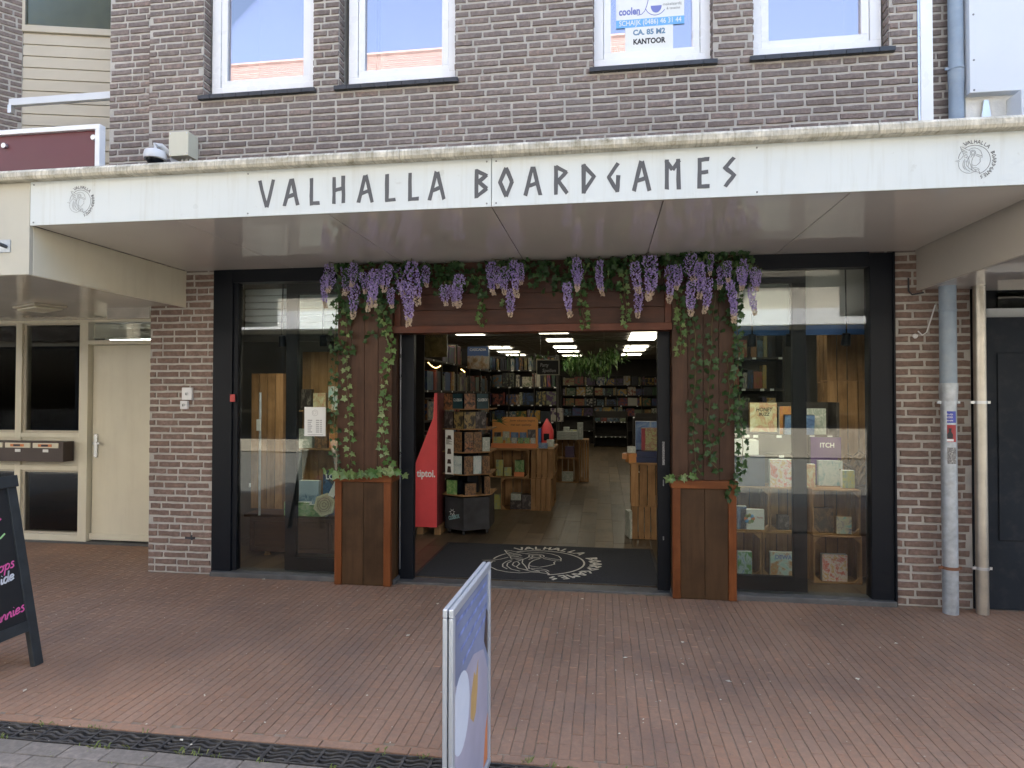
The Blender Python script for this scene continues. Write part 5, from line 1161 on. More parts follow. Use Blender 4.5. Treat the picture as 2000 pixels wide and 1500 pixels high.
def on_rack(label, base, u, s, z, w, h, c, text_=None, d=.1):
    ang = math.atan2(u.y, u.x); n = Vector((u.y, -u.x, 0)); p = base+u*s-n*(d/2-.012)
    o = gb(label, p.x, p.y, z, w, h, d, c, M_black, ang, group='boxes on the carousel rack')
    if text_:
        f = base+u*s+n*.0125; t_ = text('lettering', text_, .045, (f.x, f.y, z+h*.5), u, Z_, M_whiteink, None, .001, width=w*.85)
        t_.parent = o; t_.matrix_parent_inverse = Matrix(); bpy.context.view_layer.update(); t_.matrix_parent_inverse = o.matrix_world.inverted()
        Lb = Matrix.Identity(4)
for i, (b, u, s, z, w, h, c, tx) in enumerate([(A_, uL, .06, 1.443, .13, .17, C_star, None), (A_, uL, .2, 1.443, .14, .17, C_teal, 'CLUEBOX'), (B_, uR, .07, 1.443, .13, .17, C_star, None), (B_, uR, .22, 1.443, .14, .17, C_teal, 'CLUEBOX'),
        (A_, uL, .07, 1.218, .13, .19, C_k, None), (A_, uL, .215, 1.218, .135, .19, C_dark, None), (B_, uR, .07, 1.218, .13, .19, C_dark, None), (B_, uR, .2, 1.218, .13, .19, C_k, None),
        (A_, uL, .2, .958, .125, .11, C_brown, None), (A_, uL, .2, 1.07, .125, .11, C_brown, None), (B_, uR, .06, .958, .105, .11, C_star, None), (B_, uR, .06, 1.07, .105, .11, C_brown, None), (B_, uR, .165, .958, .095, .11, C_brown, None), (B_, uR, .165, 1.07, .095, .11, C_brown, None), (B_, uR, .265, .958, .09, .16, C_w, None),
        (A_, uL, .2, .708, .125, .1, C_mint, None), (A_, uL, .2, .81, .125, .1, C_mint, None), (B_, uR, .055, .708, .1, .2, C_brown, None), (B_, uR, .16, .708, .095, .2, C_mint, None), (B_, uR, .265, .708, .09, .2, C_brown, None), (B_, uR, .08, .473, .13, .13, C_brown, None), (B_, uR, .28, .473, .07, .2, C_brown, None), (A_, uL, .12, .473, .15, .16, C_g, None)]):
    row = 'top' if z > 1.4 else 'second' if z > 1.2 else 'third' if z > .9 else 'fourth' if z > .6 else 'bottom'
    on_rack(f'puzzle box {ORD[i]} in order, on the {row} shelf of the carousel rack', b, u, s, z, w, h, c, tx)
m = MB().prism([(0, 0), (.12, 0), (.12, .5), (0, .5)], A_+uL*.02+Vector((-.0, -.03, .70)), uL, Z_, -.004, 0); m.build('header_strip', M_paper, cr_)
m = MB()
for k, (z, h) in enumerate(((.72, .07), (.82, .05), (.93, .06), (1.1, .04))): m.prism([(.03, 0), (.09, 0), (.08, h), (.04, h)], A_+uL*.02+Vector((0, -.0345, z)), uL, Z_, 0, .0005)
for k in range(9): m.prism([(.015, 0), (.1-.02*(k % 3), 0), (.1-.02*(k % 3), .004), (.015, .004)], A_+uL*.02+Vector((0, -.0345, 1.04+k*.009)), uL, Z_, 0, .0006)
m.build('strip_print', M_brownbox, cr_)

# ---- crates at the right door post
crate('lower closed crate by the right door post', .47, 2.05, .018, .33, .36, .34, math.pi, 5); crate('upper closed crate by the right door post', .47, 2.05, .38, .35, .46, .34, math.pi, 4)
tag(Bx(.27, .68, 1.86, 2.25, .842, .857).build('crate_board', M_crate_h), 'flat board on top of the crates by the right door post', 'board')
C_navy = cover('cover_navy', [(.012, .018, .05), (.02, .03, .08), (.015, .02, .06)], 2, 15); C_map = cover('cover_map', [(.18, .2, .07), (.3, .3, .14), (.22, .1, .06), (.34, .33, .2)], 6, 16); C_or = cover('cover_orange', [(.45, .14, .06), (.5, .24, .06), (.4, .1, .1)], 6, 17)
gb('lower navy game box lying on the crates by the right door post', .5, 1.97, .858, .3, .062, .2, C_navy); gb('upper navy game box lying on the crates by the right door post', .505, 1.97, .922, .3, .062, .2, C_navy)
b1 = gb('red edged board game standing on the navy boxes', .55, 1.96, .986, .28, .25, .05, C_map, M_redbtn); gb('tall pale blue game box behind the red edged board game', .53, 2.03, .986, .36, .32, .05, C_b, M_greywhite)
Bx(.41, .45, 1.932, 1.935, .99, 1.23).build('side_band', pm('dark_red_print', (.22, .02, .03), .5), None); sb = bpy.data.objects['side_band']; sb.parent = b1; bpy.context.view_layer.update(); sb.matrix_parent_inverse = b1.matrix_world.inverted()
gb('orange small game pile left on the crates by the right door post', .3, 1.92, .858, .1, .1, .12, C_or, rz=.3); gb('orange flat game sticking out over the crate edge', .25, 1.98, .89, .08, .06, .12, C_or, rz=-.2); gb('small blue white game on the orange pile', .3, 1.93, .96, .09, .07, .03, C_w)
gb('white slim game leaning left of the lower crate by the right door post', .28, 1.98, .02, .05, .29, .2, C_w, rz=.2)
C_parch = cover('cover_parchment', [(.3, .26, .16), (.45, .4, .28), (.2, .15, .1)], 4, 18)
rack('side_counter', 'dark counter with small figures behind the crates by the right door post', .45, 1.3, 4.6, 5.1, [.45, .95], 0, [.46, 1.29]); gb('parchment game on the dark counter at the right', .62, 4.7, .95, .2, .12, .15, C_parch); gb('black game beside the parchment one on the dark counter', .85, 4.7, .95, .2, .2, .15, C_k)

# ---- door mat
dm = thing('door_mat', 'large black door mat with white round emblem inside the entrance', 'door mat', (-.6, .8, .016))
Bx(-1.63, .46, .16, 1.40, .0165, .024).build('mat', M_mat, dm, bevel=.002)
m = MB()
for a, b, c, d in ((-1.66, .49, .14, .159), (-1.66, .49, 1.401, 1.42), (-1.66, -1.631, .159, 1.401), (.461, .49, .159, 1.401)): m.box(a, b, c, d, .0163, .0215)
m.build('rubber_edge', M_rubber, dm); emblem(dm, (-.62, .74, .0242), X_, Y_, .435, .0115, M_matline, .0004, 1.25)

# ================================================================== SHOP WINDOW DISPLAYS
# right window
wd_ = Bx(1.03, 2.64, .14, 1.0, .0, .012).build('display_floor', M_crate_h); tag(wd_, 'bare wooden floor board of the right shop window', 'board')
crate('lower right crate in the right window, open with the flower patterned game', 1.945, .6, .014, .385, .40, .3); crate('upper right crate in the right window with two small games', 1.945, .62, .415, .385, .385, .3)
crate('lower left crate in the right window behind the column', 1.18, .72, .014, .36, .39, .3); crate('lower middle crate in the right window with the mushroom game', 1.56, .72, .014, .38, .39, .3)
crate('upper left crate in the right window with the white puzzle box', 1.22, .74, .405, .42, .385, .3); crate('upper middle crate in the right window, nearly empty', 1.585, .74, .405, .3, .385, .3)
crate('tall closed crate standing at the right end of the right window', 2.3, 1.35, .014, .36, .86, .3, math.pi, 4); crate('upper closed crate stacked at the right end of the right window', 2.3, 1.35, .875, .36, .86, .3, math.pi, 4); crate('topmost dark crate at the right end of the right window', 2.3, 1.36, 1.737, .36, .5, .3, math.pi, 4)
C_flow = cover('cover_flowers', [(.66, .64, .66), (.6, .12, .08), (.7, .66, .66), (.6, .35, .12), (.68, .68, .7)], 4, 21); C_mush = cover('cover_mushroom', [(.25, .5, .5), (.5, .62, .6), (.45, .2, .07), (.35, .5, .35)], 2.4, 22); C_lake = cover('cover_lake', [(.05, .2, .5), (.5, .6, .65), (.1, .3, .1), (.25, .4, .1)], 2.6, 23)
C_dragon = cover('cover_bark', [(.02, .018, .015), (.06, .045, .03), (.2, .12, .06), (.04, .03, .025)], 3, 24); C_sail = cover('cover_sail', [(.2, .45, .5), (.55, .5, .36), (.06, .12, .3)], 3, 25); C_bee = cover('cover_bee', [(.62, .6, .46), (.55, .5, .3), (.5, .25, .15), (.66, .64, .5)], 3, 26); C_puz = cover('cover_white_puzzle', [(.68, .7, .7), (.7, .72, .72), (.66, .68, .69)], 2, 27)
def lettered(o, s_, size, x, y, z, mat, width, bold=.0, shear=0.0):
    t_ = text('lettering', s_, size, (x, y, z), X_, Z_, mat, None, .001, bold=bold, width=width, shear=shear); bpy.context.view_layer.update(); t_.parent = o; t_.matrix_parent_inverse = o.matrix_world.inverted(); return o
M_redink = pm('red_ink', (.5, .08, .07), .5)
o = gb('white game box with red flower pattern in the lower right window crate', 1.93, .5, .028, .2, .225, .05, C_flow, M_paper); lettered(o, 'PHOENIX', .03, 1.955, .474, .2, M_redink, .11)
o = gb('pale turquoise game box with orange mushroom in the lower middle window crate', 1.56, .6, .028, .25, .205, .05, C_mush, M_paper); lettered(o, 'DEWAN', .05, 1.56, .574, .175, M_dblue, .17, .001)
gb('blue and green landscape game in the lower left window crate', 1.22, .6, .028, .12, .2, .05, C_lake, M_paper)
o = gb('white puzzle box with round colourful logo in the upper left window crate', 1.29, .62, .42, .2, .175, .05, C_puz, M_paper)
m = MB()
for k in range(8): a = k*.785; m.lathe([(0, .001), (.016, .001), (.017, 0)], (1.265+.03*math.cos(a), .594, .515+.03*math.sin(a)), (0, -1, 0), 10, k % 4)
lg = m.build('logo', [M_corange, M_lblue, C_y, C_g]); bpy.context.view_layer.update(); lg.parent = o; lg.matrix_parent_inverse = o.matrix_world.inverted()
lettered(o, 'Ticket', .022, 1.35, .594, .52, M_redink, .05); 
gb('black game with tangled bark picture in the upper right window crate', 1.85, .52, .429, .15, .21, .05, C_dragon, M_black); gb('small blue and cream game beside the black one in the upper right window crate', 2.005, .5, .429, .12, .145, .05, C_sail, M_crate_h)
gb('black small box in the upper middle window crate', 1.56, .66, .42, .09, .12, .08, C_k); gb('white slim strip standing in the upper middle window crate', 1.66, .62, .42, .02, .2, .04, M_paper)
gb('white game with colourful picnic scene standing on the window crates', 1.56, .66, .793, .22, .24, .05, C_flow, M_paper); gb('dark blue game with squid emblem standing on the left window crates', 1.28, .68, .793, .26, .27, .06, C_navy)
o = gb('cream game box with honey lettering at the back of the right window', 1.47, .98, 1.26, .24, .27, .06, C_bee, M_crate_h); lettered(o, 'HONEY', .05, 1.475, .949, 1.45, M_brownbox, .15, .001, .2); lettered(o, 'BUZZ', .04, 1.475, .949, 1.41, M_brownbox, .1, .001, .2)
gb('white flat box lying at the left back of the right window', 1.22, .8, 1.066, .3, .13, .2, C_puz, M_paper); gb('glossy grey game tilted at the back of the right window', 1.78, .95, 1.24, .26, .18, .05, C_b, M_black, 0, .12)
o = gb('purple game box standing in the middle of the right window', 1.98, .86, .802, .26, .42, .06, pm('purple_print', (.09, .035, .16), .4, .1), M_black); lettered(o, 'ITCH', .06, 1.99, .829, 1.13, M_whiteink, .12, .001); gb('teal plush box in front of the purple game', 1.98, .74, .802, .2, .22, .05, C_mint)
rack('window_shelf', 'narrow dark shelf behind the crates in the right window', 1.05, 2.12, .9, 1.12, [1.05, 1.235], 0, [1.06, 2.11])
for i, (x, y, z, w, h, c, lab) in enumerate(((1.14, .98, 1.237, .14, .2, C_k, 'black upright game left of the honey game'), (1.68, 1.0, 1.237, .12, .26, C_or, 'orange upright game right of the honey game'), (1.95, 1.0, 1.237, .16, .24, C_w, 'pale upright game at the right of the narrow window shelf'), (2.08, .6, .803, .1, .15, C_y, 'small yellow game on the upper right window crate'), (1.2, .62, .42, .08, .2, C_b, 'blue slim game behind the white puzzle box'), (1.75, .6, .803, .12, .2, C_bee, 'cream game on the left of the upper right window crate'))):
    gb(lab, x, y, z, w, h, .05, c, M_paper)
dw = thing('driftwood', 'twisted brown driftwood standing at the right of the right window', 'driftwood', (2.2, .75, .8)); m = MB()
for k in range(9):
    a = k*.7; p = [Vector((2.22, .78, .80))]; 
    for s in range(5): p.append(p[-1]+Vector((.06*math.cos(a+s*.7), .03*math.sin(a*1.7+s), .055+.03*math.sin(s+k))))
    m.tube(p, [.026, .022, .018, .014, .009, .003], 7)
m.build('branch', wood('driftwood_grain', (.10, .06, .03), (.2, .13, .07), 'z', .7, 9), dw, smooth=True); Bx(2.14, 2.34, .7, .86, .0, .8).build('stand', M_dkwood, dw)
bh = thing('window_bulkhead', 'pale grey bulkhead with blue stripe across the top of the right window', 'bulkhead', (1.6, .35, 2.1))
Bx(1.02, 2.65, .34, .38, 2.186, 2.75).build('panel', M_grey_in, bh); Bx(1.02, 2.65, .333, .38, 2.105, 2.185).build('stripe', M_blue, bh)
rack('wall_shelving', 'dark book shelving behind the right window', .75, 2.1, 2.6, 2.9, [.5, .9, 1.3, 1.68, 2.05], 0, [.76, 1.4, 2.09])
for ri, z in enumerate((2.05, 1.68, 1.3, .9)):
    x = .85
    for k in range(14):
        w = gq.choice((.05, .07, .1)); gb(f'{CN[(k+ri) % 6]} game box, {ORD[k]} from the left on the {ORD[ri]} row behind the right window', x+w/2, 2.68, z, w-.006, gq.uniform(.18, .28), .16, group='boxes behind the right window'); x += w+(.04 if k % 5 == 4 else 0)
        if x > 2.0: break
M_spot = emis('spot_bulb', (1.0, .9, .7), 110.0)
for i, (x, y, z, lab) in enumerate(((1.22, .27, 2.02, 'small lit spot lamp at the left of the right window'), (1.52, .27, 2.02, 'small lit spot lamp in the middle of the right window'), (1.95, .25, 2.02, 'small lit spot lamp at the right of the right window'), (-2.95, .27, 2.06, 'small lit spot lamp at the left of the left window'), (-2.55, .27, 2.06, 'small lit spot lamp at the right of the left window'))):
    t = thing('spot_lamp', lab, 'lamp', (x, y, z), 'spot lamps in the shop windows'); ax = Vector((0, .22, -1)).normalized(); c = Vector((x, y, z))
    MB().lathe([(0, -.09), (.03, -.085), (.036, 0), (.036, .012), (.034, .012), (.034, .002)], c, ax, 16).build('shade', M_black, t, smooth=True); MB().lathe([(.0001, .001), (.033, .001)], c, ax, 16).build('bulb', M_spot, t); MB().tube([c-ax*.085, c-ax*.085+Z_*.06, (x, y, 2.74)], .006, 6).build('arm', M_black, t)
# left window
cb = thing('display_cabinet', 'low dark wooden cabinet with panelled front in the left window', 'cabinet', (-3.0, .75, 0))
Bx(-3.46, -2.3, .6, 1.0, .06, .40).build('body', M_dkwood, cb, bevel=.004); Bx(-3.5, -2.28, .56, 1.02, .40, .432).build('top', M_dkwood, cb, bevel=.006)
for a in (-3.42, -3.0, -2.62):
    m = MB()
    for x0, x1, z0, z1 in ((a, a+.36, .09, .105), (a, a+.36, .345, .36), (a, a+.015, .105, .345), (a+.345, a+.36, .105, .345)): m.box(x0, x1, .588, .599, z0, z1)
    m.build('panel_moulding', M_dkwood, cb)
for a in (-3.3, -2.5): MB().lathe([(.03, 0), (.036, .02), (.025, .04), (.034, .06)], (a, .66, 0), n=14).build('foot', M_crate_p, cb, smooth=True)
wdl = Bx(-3.48, -2.28, .14, 1.0, .0, .01).build('display_floor', M_wall_in); tag(wdl, 'dark floor board of the left shop window', 'board')
crate('tall slatted crate standing on the cabinet in the left window', -3.42, .98, .434, .34, .7, .28, math.pi, 4); crate('upper slatted crate stacked on the tall one in the left window', -3.42, .98, 1.135, .34, .68, .28, math.pi, 4)
gp_ = thing('grey_post', 'thin grey post with white tag in the left window', 'post', (-3.17, .45, 0)); MB().tube([(-3.3, .5, .433), (-3.3, .5, 1.62)], .012, 8).build('post', M_galv, gp_, smooth=True); Bx(-3.325, -3.285, .475, .487, 1.25, 1.36).build('tag', M_paper, gp_)
bpn = thing('plank_backdrop', 'upright wooden plank backdrop behind the goods in the left window', 'backdrop', (-2.9, 1.22, .43))
for k in range(7): Bx(-3.22+k*.095, -3.22+k*.095+.09, 1.21, 1.225, .434, 2.06).build('plank', M_crate_v, bpn)
for z in (1.02, 1.42): Bx(-3.22, -2.56, 1.03, 1.21, z, z+.015).build('ledge', M_crate_h, bpn)
for i, (x, z, w, h, c) in enumerate(((-3.13, 1.037, .16, .2, C_w), (-2.95, 1.037, .14, .24, C_brown), (-2.77, 1.037, .18, .16, C_or), (-3.12, 1.437, .12, .22, C_k), (-2.97, 1.437, .14, .18, C_bee), (-2.79, 1.437, .16, .25, C_mush))):
    gb(f'game box, {ORD[i % 3]} from the left on the {"lower" if i < 3 else "upper"} ledge of the plank backdrop', x, 1.12, z, w, h, .06, c, group='boxes on the plank backdrop')
C_city = cover('cover_city', [(.05, .12, .22), (.3, .4, .5), (.12, .2, .3), (.2, .25, .2)], 4, 31, sky_top=(.4, .5, .6)); C_space = cover('cover_space', [(.015, .03, .08), (.04, .12, .25), (.02, .03, .06), (.4, .3, .1)], 3, 32)
gb('tall city picture game left in the left window', -2.84, .62, .433, .2, .33, .06, C_city, M_paper); gb('green flat game box leaning in front of the city game', -2.93, .55, .433, .26, .13, .05, C_g, M_paper); gb('second green game box lying right of the first in the left window', -2.73, .54, .433, .2, .11, .05, C_g, M_paper)
o = gb('dark blue space game with white title in the left window', -2.53, .68, .433, .38, .42, .07, C_space, M_black); lettered(o, 'LOCUS', .07, -2.585, .644, .775, M_whiteink, .21, .002)
mg = thing('hexagon_case', 'opened hexagonal cream game case standing in the left window', 'game case', (-2.62, .5, .433))
hexp = [(.115*math.cos(R(60*k+20)), .115*math.sin(R(60*k+20))) for k in range(6)]
MB().prism(hexp, (-2.64, .5, .55), X_, (0, .2, .98), -.03, 0).build('tray', pm('cream_card', (.5, .47, .33), .6, .1), mg, bevel=.004); MB().prism([(x*.8, y*.8) for x, y in hexp], (-2.64, .5, .55), X_, (0, .2, .98), .0005, .003).build('board', C_parch, mg)
m = MB(); [m.ribbon([(r*math.cos(R(t)), r*math.sin(R(t))) for t in range(0, 361, 24)], .004, (-2.64, .5, .55), X_, (0, .2, .98), .0035+r*.001) for r in (.02, .045, .065)]; m.build('ring_print', M_brownbox, mg)
MB().prism([(-.03, 0), (.03, 0), (.03, .15), (-.03, .15)], (-2.58, .51, .63), (.9, 0, -.42), (.42, .1, .9), -.004, 0).build('card_strip', M_paper, mg)
sh = thing('roller_shutter', 'grey ribbed shutter slats inside the top of the left window', 'shutter', (-2.8, .35, 2.2))
for k in range(6): MB().prism([(0, 0), (.012, .006), (.016, .03), (.012, .055), (0, .061)], (-3.36, .34, 2.215+k*.064), (0, -1, 0), Z_, -1.2, 0).build('slat', M_greywhite, sh)
Bx(-3.4, -2.1, .36, .4, 2.1, 2.75).build('housing', M_wall_in, sh)
rack('wall_shelving', 'dim wooden shelving at the back of the left window', -2.95, -2.32, 1.3, 1.6, [.5, .9, 1.3, 1.7, 2.1], 0, [-2.94, -2.6, -2.33])
for ri, z in enumerate((1.7, 1.3, .9)):
    for k in range(3): gb(f'small game box, {ORD[k]} from the left on the {ORD[ri]} row behind the left window', -2.84+k*.18, 1.38, z, gq.uniform(.09, .16), gq.uniform(.15, .28), .1, group='boxes behind the left window')

# ================================================================== STREET OBJECTS
# advertising frame in the foreground, seen edge-on
pf = thing('poster_frame', 'upright double sided aluminium poster frame with blue poster in the foreground', 'poster stand', (-.51, -2.87, 0), rotz=R(-1.5))
W_, H_ = .63, .88
for s in (-1, 1):
    x0, x1 = (.002, .019) if s > 0 else (-.019, -.002); fwid = .03
    for a, b, c, d in ((-W_/2, W_/2, H_-fwid, H_), (-W_/2, W_/2, .02, .02+fwid), (-W_/2, -W_/2+fwid, .02+fwid, H_-fwid), (W_/2-fwid, W_/2, .02+fwid, H_-fwid)):
        Bx(x0, x1, a, b, c, d).build('frame_profile', M_alu_fr, pf, bevel=.004)
    xs_ = (.006, .010) if s > 0 else (-.010, -.006); Bx(*xs_, -W_/2+fwid-.003, W_/2-fwid+.003, .045, H_-fwid+.003).build('poster', pm('poster_blue' if s > 0 else 'poster_plain', (.19, .225, .34), .4, .2, 3), pf)
def onp(pts, d, mat, nm): MB().prism(pts, (.0102, 0, 0), Y_, Z_, d, d+.0003).build(nm, mat, pf)
onp([(-.26, .60), (-.2, .58), (.02, .60), (.2, .55), (.28, .44), (.28, .06), (-.1, .06), (-.28, .3), (-.28, .58)], .0002, pm('poster_lavender', (.38, .36, .44), .45, .12, 4), 'poster_print')
onp([(-.17+.125*math.cos(R(t)), .47+.14*math.sin(R(t))) for t in range(0, 360, 15)], .0006, pm('poster_white', (.62, .66, .74), .45, .05), 'poster_print')
onp([(-.02, .46), (.03, .53), (.06, .5), (.1, .55), (.09, .44), (.06, .36), (.02, .34), (-.03, .38)], .0006, pm('poster_gold', (.5, .32, .12), .45, .1), 'poster_print'); onp([(.2, .06), (.28, .06), (.28, .25), (.24, .2)], .0006, M_corange, 'poster_print'); onp([(.21, .58), (.28, .5), (.28, .68), (.25, .7)], .0006, M_brownbox, 'poster_print')
for k in range(4): onp([(-.24+.03*k, .80-.045*k-.012*k), (.26, .80-.045*k), (.26, .815-.045*k), (-.24+.03*k, .815-.045*k-.012*k)], .0004, pm(f'poster_text{k}', (.19, .24, .47), .5, .5, 20), 'poster_print')
Bx(-.14, .14, -.25, .25, 0, .019).build('foot_plate', M_galv, pf, bevel=.005)
# chalkboard A-frame at the left edge
ak = thing('chalkboard_sign', 'black folding chalkboard sign with pink writing at the left edge of the pavement', 'chalkboard', (-3.45, -2.2, 0))
vv = Vector((-.19, 0, .982)); oo = Vector((-3.315, -2.52, 0))
def cb_(pts, d0, d1, nm, mat, bev=.003, o=oo, v=vv): MB().prism(pts, o, Y_, v, d0, d1).build(nm, mat, ak, bevel=bev)
cb_([(.57, 0), (.63, 0), (.63, 1.12), (.57, 1.12)], -.02, .012, 'leg', M_chalkframe); cb_([(0, 0), (.06, 0), (.06, 1.12), (0, 1.12)], -.02, .012, 'leg', M_chalkframe)
cb_([(.0605, .21), (.5695, .21), (.5695, .27), (.0605, .27)], -.019, .011, 'rail', M_chalkframe); cb_([(-.01, 1.06), (.64, 1.06), (.64, 1.13), (-.01, 1.13)], -.022, .02, 'rail', M_chalkframe); cb_([(.055, .26), (.575, .26), (.575, 1.07), (.055, 1.07)], -.008, .002, 'blackboard', M_chalkb, 0)
v2_ = Vector((.19, 0, .982)); o2 = Vector((-3.315-.43, -2.52, 0))
cb_([(.57, 0), (.63, 0), (.63, 1.12), (.57, 1.12)], -.012, .02, 'leg', M_chalkframe, .003, o2, v2_); cb_([(0, 0), (.06, 0), (.06, 1.12), (0, 1.12)], -.012, .02, 'leg', M_chalkframe, .003, o2, v2_); cb_([(.055, .26), (.575, .26), (.575, 1.07), (.055, 1.07)], -.004, .006, 'blackboard', M_chalkb, 0, o2, v2_)
nn = Y_.cross(vv)
def wr_(s_, size, u, h, mat, wid): text('lettering', s_, size, oo+Y_*u+vv*h+nn*.0025, (Y_+vv*.12), (vv-Y_*.12), mat, ak, .001, bold=.001, width=wid, shear=.2)
HW = {'o': (.62, [[(.3, .5), (.12, .42), (.05, .22), (.15, .04), (.35, .02), (.5, .18), (.48, .38), (.3, .5), (.42, .42), (.62, .46)]]),
      'p': (.6, [[(.05, .4), (.14, .5), (.1, .1), (.04, -.45)], [(.12, .32), (.28, .5), (.48, .42), (.5, .2), (.34, .03), (.14, .1)]]), 's': (.5, [[(.4, .5), (.2, .5), (.12, .38), (.3, .26), (.36, .1), (.2, 0), (.02, .06)]]),
      'i': (.3, [[(.1, .5), (.1, .1), (.18, .02), (.3, .1)], [(.1, .72), (.13, .75)]]), 'd': (.62, [[(.46, .44), (.2, .5), (.05, .28), (.12, .04), (.32, .02), (.48, .3), (.52, 1.0), (.5, .1), (.62, .04)]]), 'e': (.56, [[(.04, .24), (.44, .32), (.34, .5), (.12, .44), (.04, .2), (.18, .02), (.52, .12)]]),
      'B': (.8, [[(.2, .95), (.16, .5), (.1, 0)], [(.0, .8), (.3, 1.02), (.6, .92), (.52, .62), (.2, .52), (.6, .48), (.72, .22), (.45, .0), (.05, .02)]]), 'u': (.56, [[(.04, .46), (.06, .1), (.2, .0), (.38, .14), (.42, .48), (.42, .08), (.56, .04)]]), 'n': (.56, [[(.04, .0), (.06, .46), (.1, .3), (.26, .5), (.4, .4), (.42, .06), (.56, .06)]]),
      'S': (.6, [[(.5, .9), (.3, 1.0), (.1, .85), (.2, .6), (.42, .45), (.4, .12), (.2, .0), (.02, .12)]]), 'c': (.5, [[(.42, .42), (.22, .5), (.06, .3), (.12, .06), (.3, .0), (.5, .12)]]), '&': (.7, [[(.6, .3), (.3, .0), (.08, .2), (.4, .7), (.28, .92), (.14, .75), (.6, .0)]]), ' ': (.3, [])}
def hand(s_, uend, h, size, mat, w=.011):
    """chalk handwriting ending at uend along the board"""
    tot = sum(HW[c][0] for c in s_)*size; x = uend-tot; k = 0; m = MB()
    for c in s_:
        for st_ in HW[c][1]:
            pts = spline([(x+px_*size+py_*size*.22, h+py_*size+(x+px_*size-uend)*.12) for px_, py_ in st_], 4); m.ribbon(pts, w, oo, Y_, vv, .0025+.00006*k); k += 1
        x += HW[c][0]*size
    m.build('handwriting', mat, ak)
hand('Scoops', .55, .60, .062, M_pink, .0085); hand('side', .535, .53, .06, M_chalkw, .010); hand('& Bunnies', .572, .335, .062, M_pink, .0085)
for u, h, mt_ in ((.45, .86, M_pink), (.46, .77, M_green_ch)): MB().ribbon([(u, h), (u+.03, h+.01), (u+.06, h+.03)], .01, oo, Y_, vv, .003).build('chalk_mark', mt_, ak)

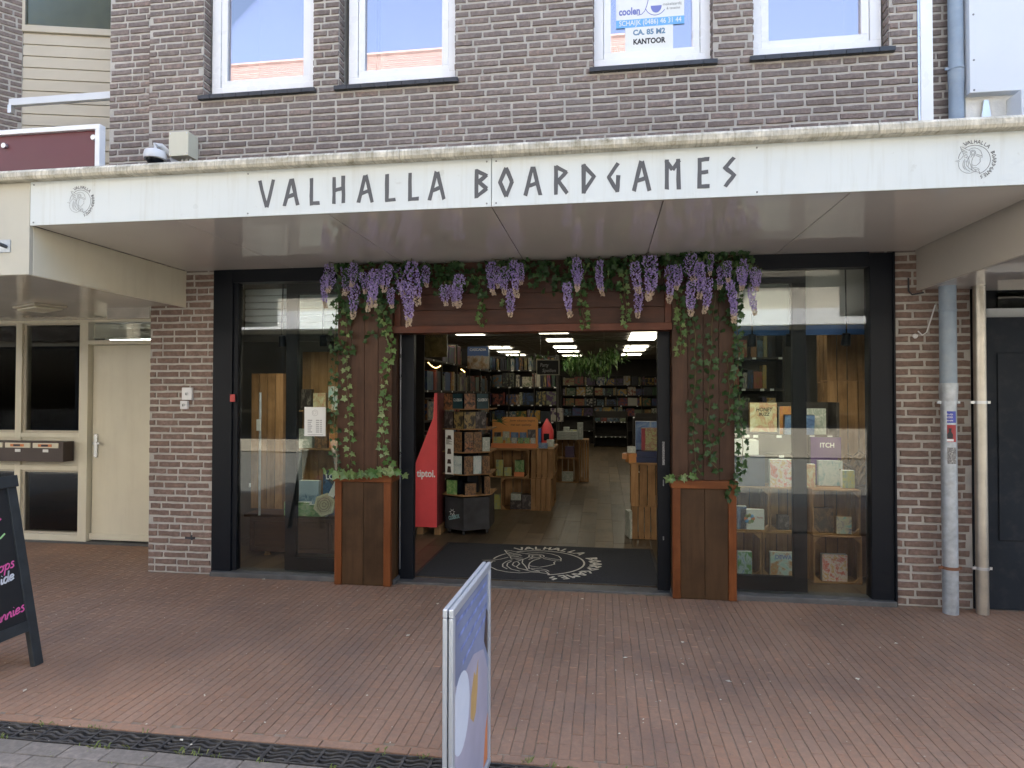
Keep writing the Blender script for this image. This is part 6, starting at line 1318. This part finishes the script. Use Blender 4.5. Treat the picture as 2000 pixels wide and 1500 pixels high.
# ================================================================== OPPOSITE SIDE OF THE STREET (lit by the sun, seen in the glass)
M_pale = brickmat('pale_yellow_brick', [(.5, .47, .39), (.56, .53, .44), (.46, .43, .35)], (.36, .33, .27)); M_tile = pm('roof_tile', (.24, .19, .165), .7, .25, 5, .3, 40, rnd=.2); M_cream2 = pm('cream_render', (.62, .57, .47), .85, .06, 3)
def house(name, label, x0, x1, yf, zt, mat, roof, wins, band=None, shop_=None):
    t = thing(name, label, 'building', ((x0+x1)/2, yf, 0)); m = MB(); hol = [(a, b, c, d) for a, b, c, d in wins]+([shop_] if shop_ else [])
    sheet(m, (0, yf, 0), X_, Z_, x0, x1, 0, zt, hol)
    for xx in (x0, x1): m.add([(xx, yf, 0), (xx, yf-9, 0), (xx, yf-9, zt), (xx, yf, zt)], [(0, 1, 2, 3)])
    m.add([(x0, yf-9, 0), (x1, yf-9, 0), (x1, yf-9, zt), (x0, yf-9, zt)], [(0, 1, 2, 3)]); m.build('wall', mat, t)
    if shop_:
        a, b, c, d = shop_; f = MB(); f.box(a, b, yf-.14, yf-.06, c, c+.08); f.box(a, b, yf-.14, yf-.06, d-.08, d); n_ = int((b-a)/1.8)
        for k in range(n_+1): xx = a+.04+(b-a-.08)*k/n_; f.box(xx-.04, xx+.04, yf-.141, yf-.061, c+.08, d-.08)
        w = f.build('shop_window', M_black, t); Bx(a, b, yf-.12, yf-.11, c, d).build('pane', M_glass_dk, w); Bx(a-.1, b+.1, yf-2.6, yf-2.58, 0, d+.2).build('back_wall', M_wall_in, w)
    for a, b, c, d in wins:
        f = MB(); fw_ = .07
        for p in ((a, b, c, c+fw_), (a, b, d-fw_, d), (a, a+fw_, c+fw_, d-fw_), (b-fw_, b, c+fw_, d-fw_), ((a+b)/2-.03, (a+b)/2+.03, c+fw_, d-fw_)): f.box(p[0], p[1], yf-.14, yf-.06, p[2], p[3])
        w = f.build('window', M_white, t); Bx(a, b, yf-.12, yf-.11, c, d).build('pane', M_glass_dk, w); Bx(a-.05, b+.05, yf-.6, yf-.58, c-.1, d+.1).build('curtain', M_wall_in, w)
    if band: Bx(x0-.1, x1+.1, yf+.0, yf+band[2], band[0], band[1]).build('band', M_white, t)
    if roof:
        ry, rz = roof; m = MB(); n = 26
        for k in range(n):
            a, b = k/n, (k+1)/n; ya, yb = yf+.3+(ry-yf-.3)*a, yf+.3+(ry-yf-.3)*b; za, zb = zt-.1+(rz-zt+.1)*a, zt-.1+(rz-zt+.1)*b
            m.add([(x0-.2, ya, za+.04), (x1+.2, ya, za+.04), (x1+.2, yb, zb), (x0-.2, yb, zb)], [(0, 1, 2, 3)], 0, lq.random()); m.add([(x0-.2, yb, zb), (x1+.2, yb, zb), (x1+.2, yb, zb+.04), (x0-.2, yb, zb+.04)], [(0, 1, 2, 3)])
        m.add([(x0-.2, ry, rz), (x1+.2, ry, rz), (x1+.2, 2*ry-yf, zt), (x0-.2, 2*ry-yf, zt)], [(0, 1, 2, 3)])
        for xx in (x0, x1): m.add([(xx, yf, zt), (xx, ry, rz-.05), (xx, 2*ry-yf, zt)], [(0, 1, 2)])
        m.build('roof', M_tile, t, attr=True); MB().tube([(x0-.2, ry, rz+.03), (x1+.2, ry, rz+.03)], .11, 8).build('ridge', M_tile, t); MB().tube([(x0-.2, yf+.32, zt-.12), (x1+.2, yf+.32, zt-.12)], .07, 8).build('gutter', M_galv, t)
    else: Bx(x0-.1, x1+.1, yf-9, yf+.12, zt, zt+.15).build('flat_roof', M_slate, t)
    return t
house('town_house', 'tall tiled house across the street mirrored in the left upper windows', -15, .9, -11.5, 9.4, M_pale, (-16, 13.6), [(x, x+1.3, z, z+1.7) for x in (-14, -11.4, -8.8, -6.2, -3.6, -1.2) for z in (4.4, 7.0)], (3.4, 3.9, .35), (-14.8, .7, .35, 3.3))
house('town_house', 'low pale brick building across the street mirrored in the right shop window', 1.1, 17, -12, 6.6, M_pale, None, [(x, x+1.6, 4.4, 5.8) for x in (7.2, 10.4, 13.6)], (3.4, 3.8, .3), (1.3, 16.8, .75, 3.3))
house('town_house', 'long pale brick row across the street far to the left', -36, -15.3, -11.8, 8.0, M_pale, (-16, 11.5), [(x, x+1.4, 4.6, 6.2) for x in range(-35, -17, 3)], (3.4, 3.8, .3), (-35.8, -15.5, .4, 3.2))
house('town_house', 'pale brick row across the street far to the right', 17.3, 36, -11.8, 6.4, M_pale, None, [(x, x+1.4, 4.4, 5.8) for x in range(18, 34, 3)], (3.4, 3.8, .3), (17.5, 35.8, .4, 3.2))
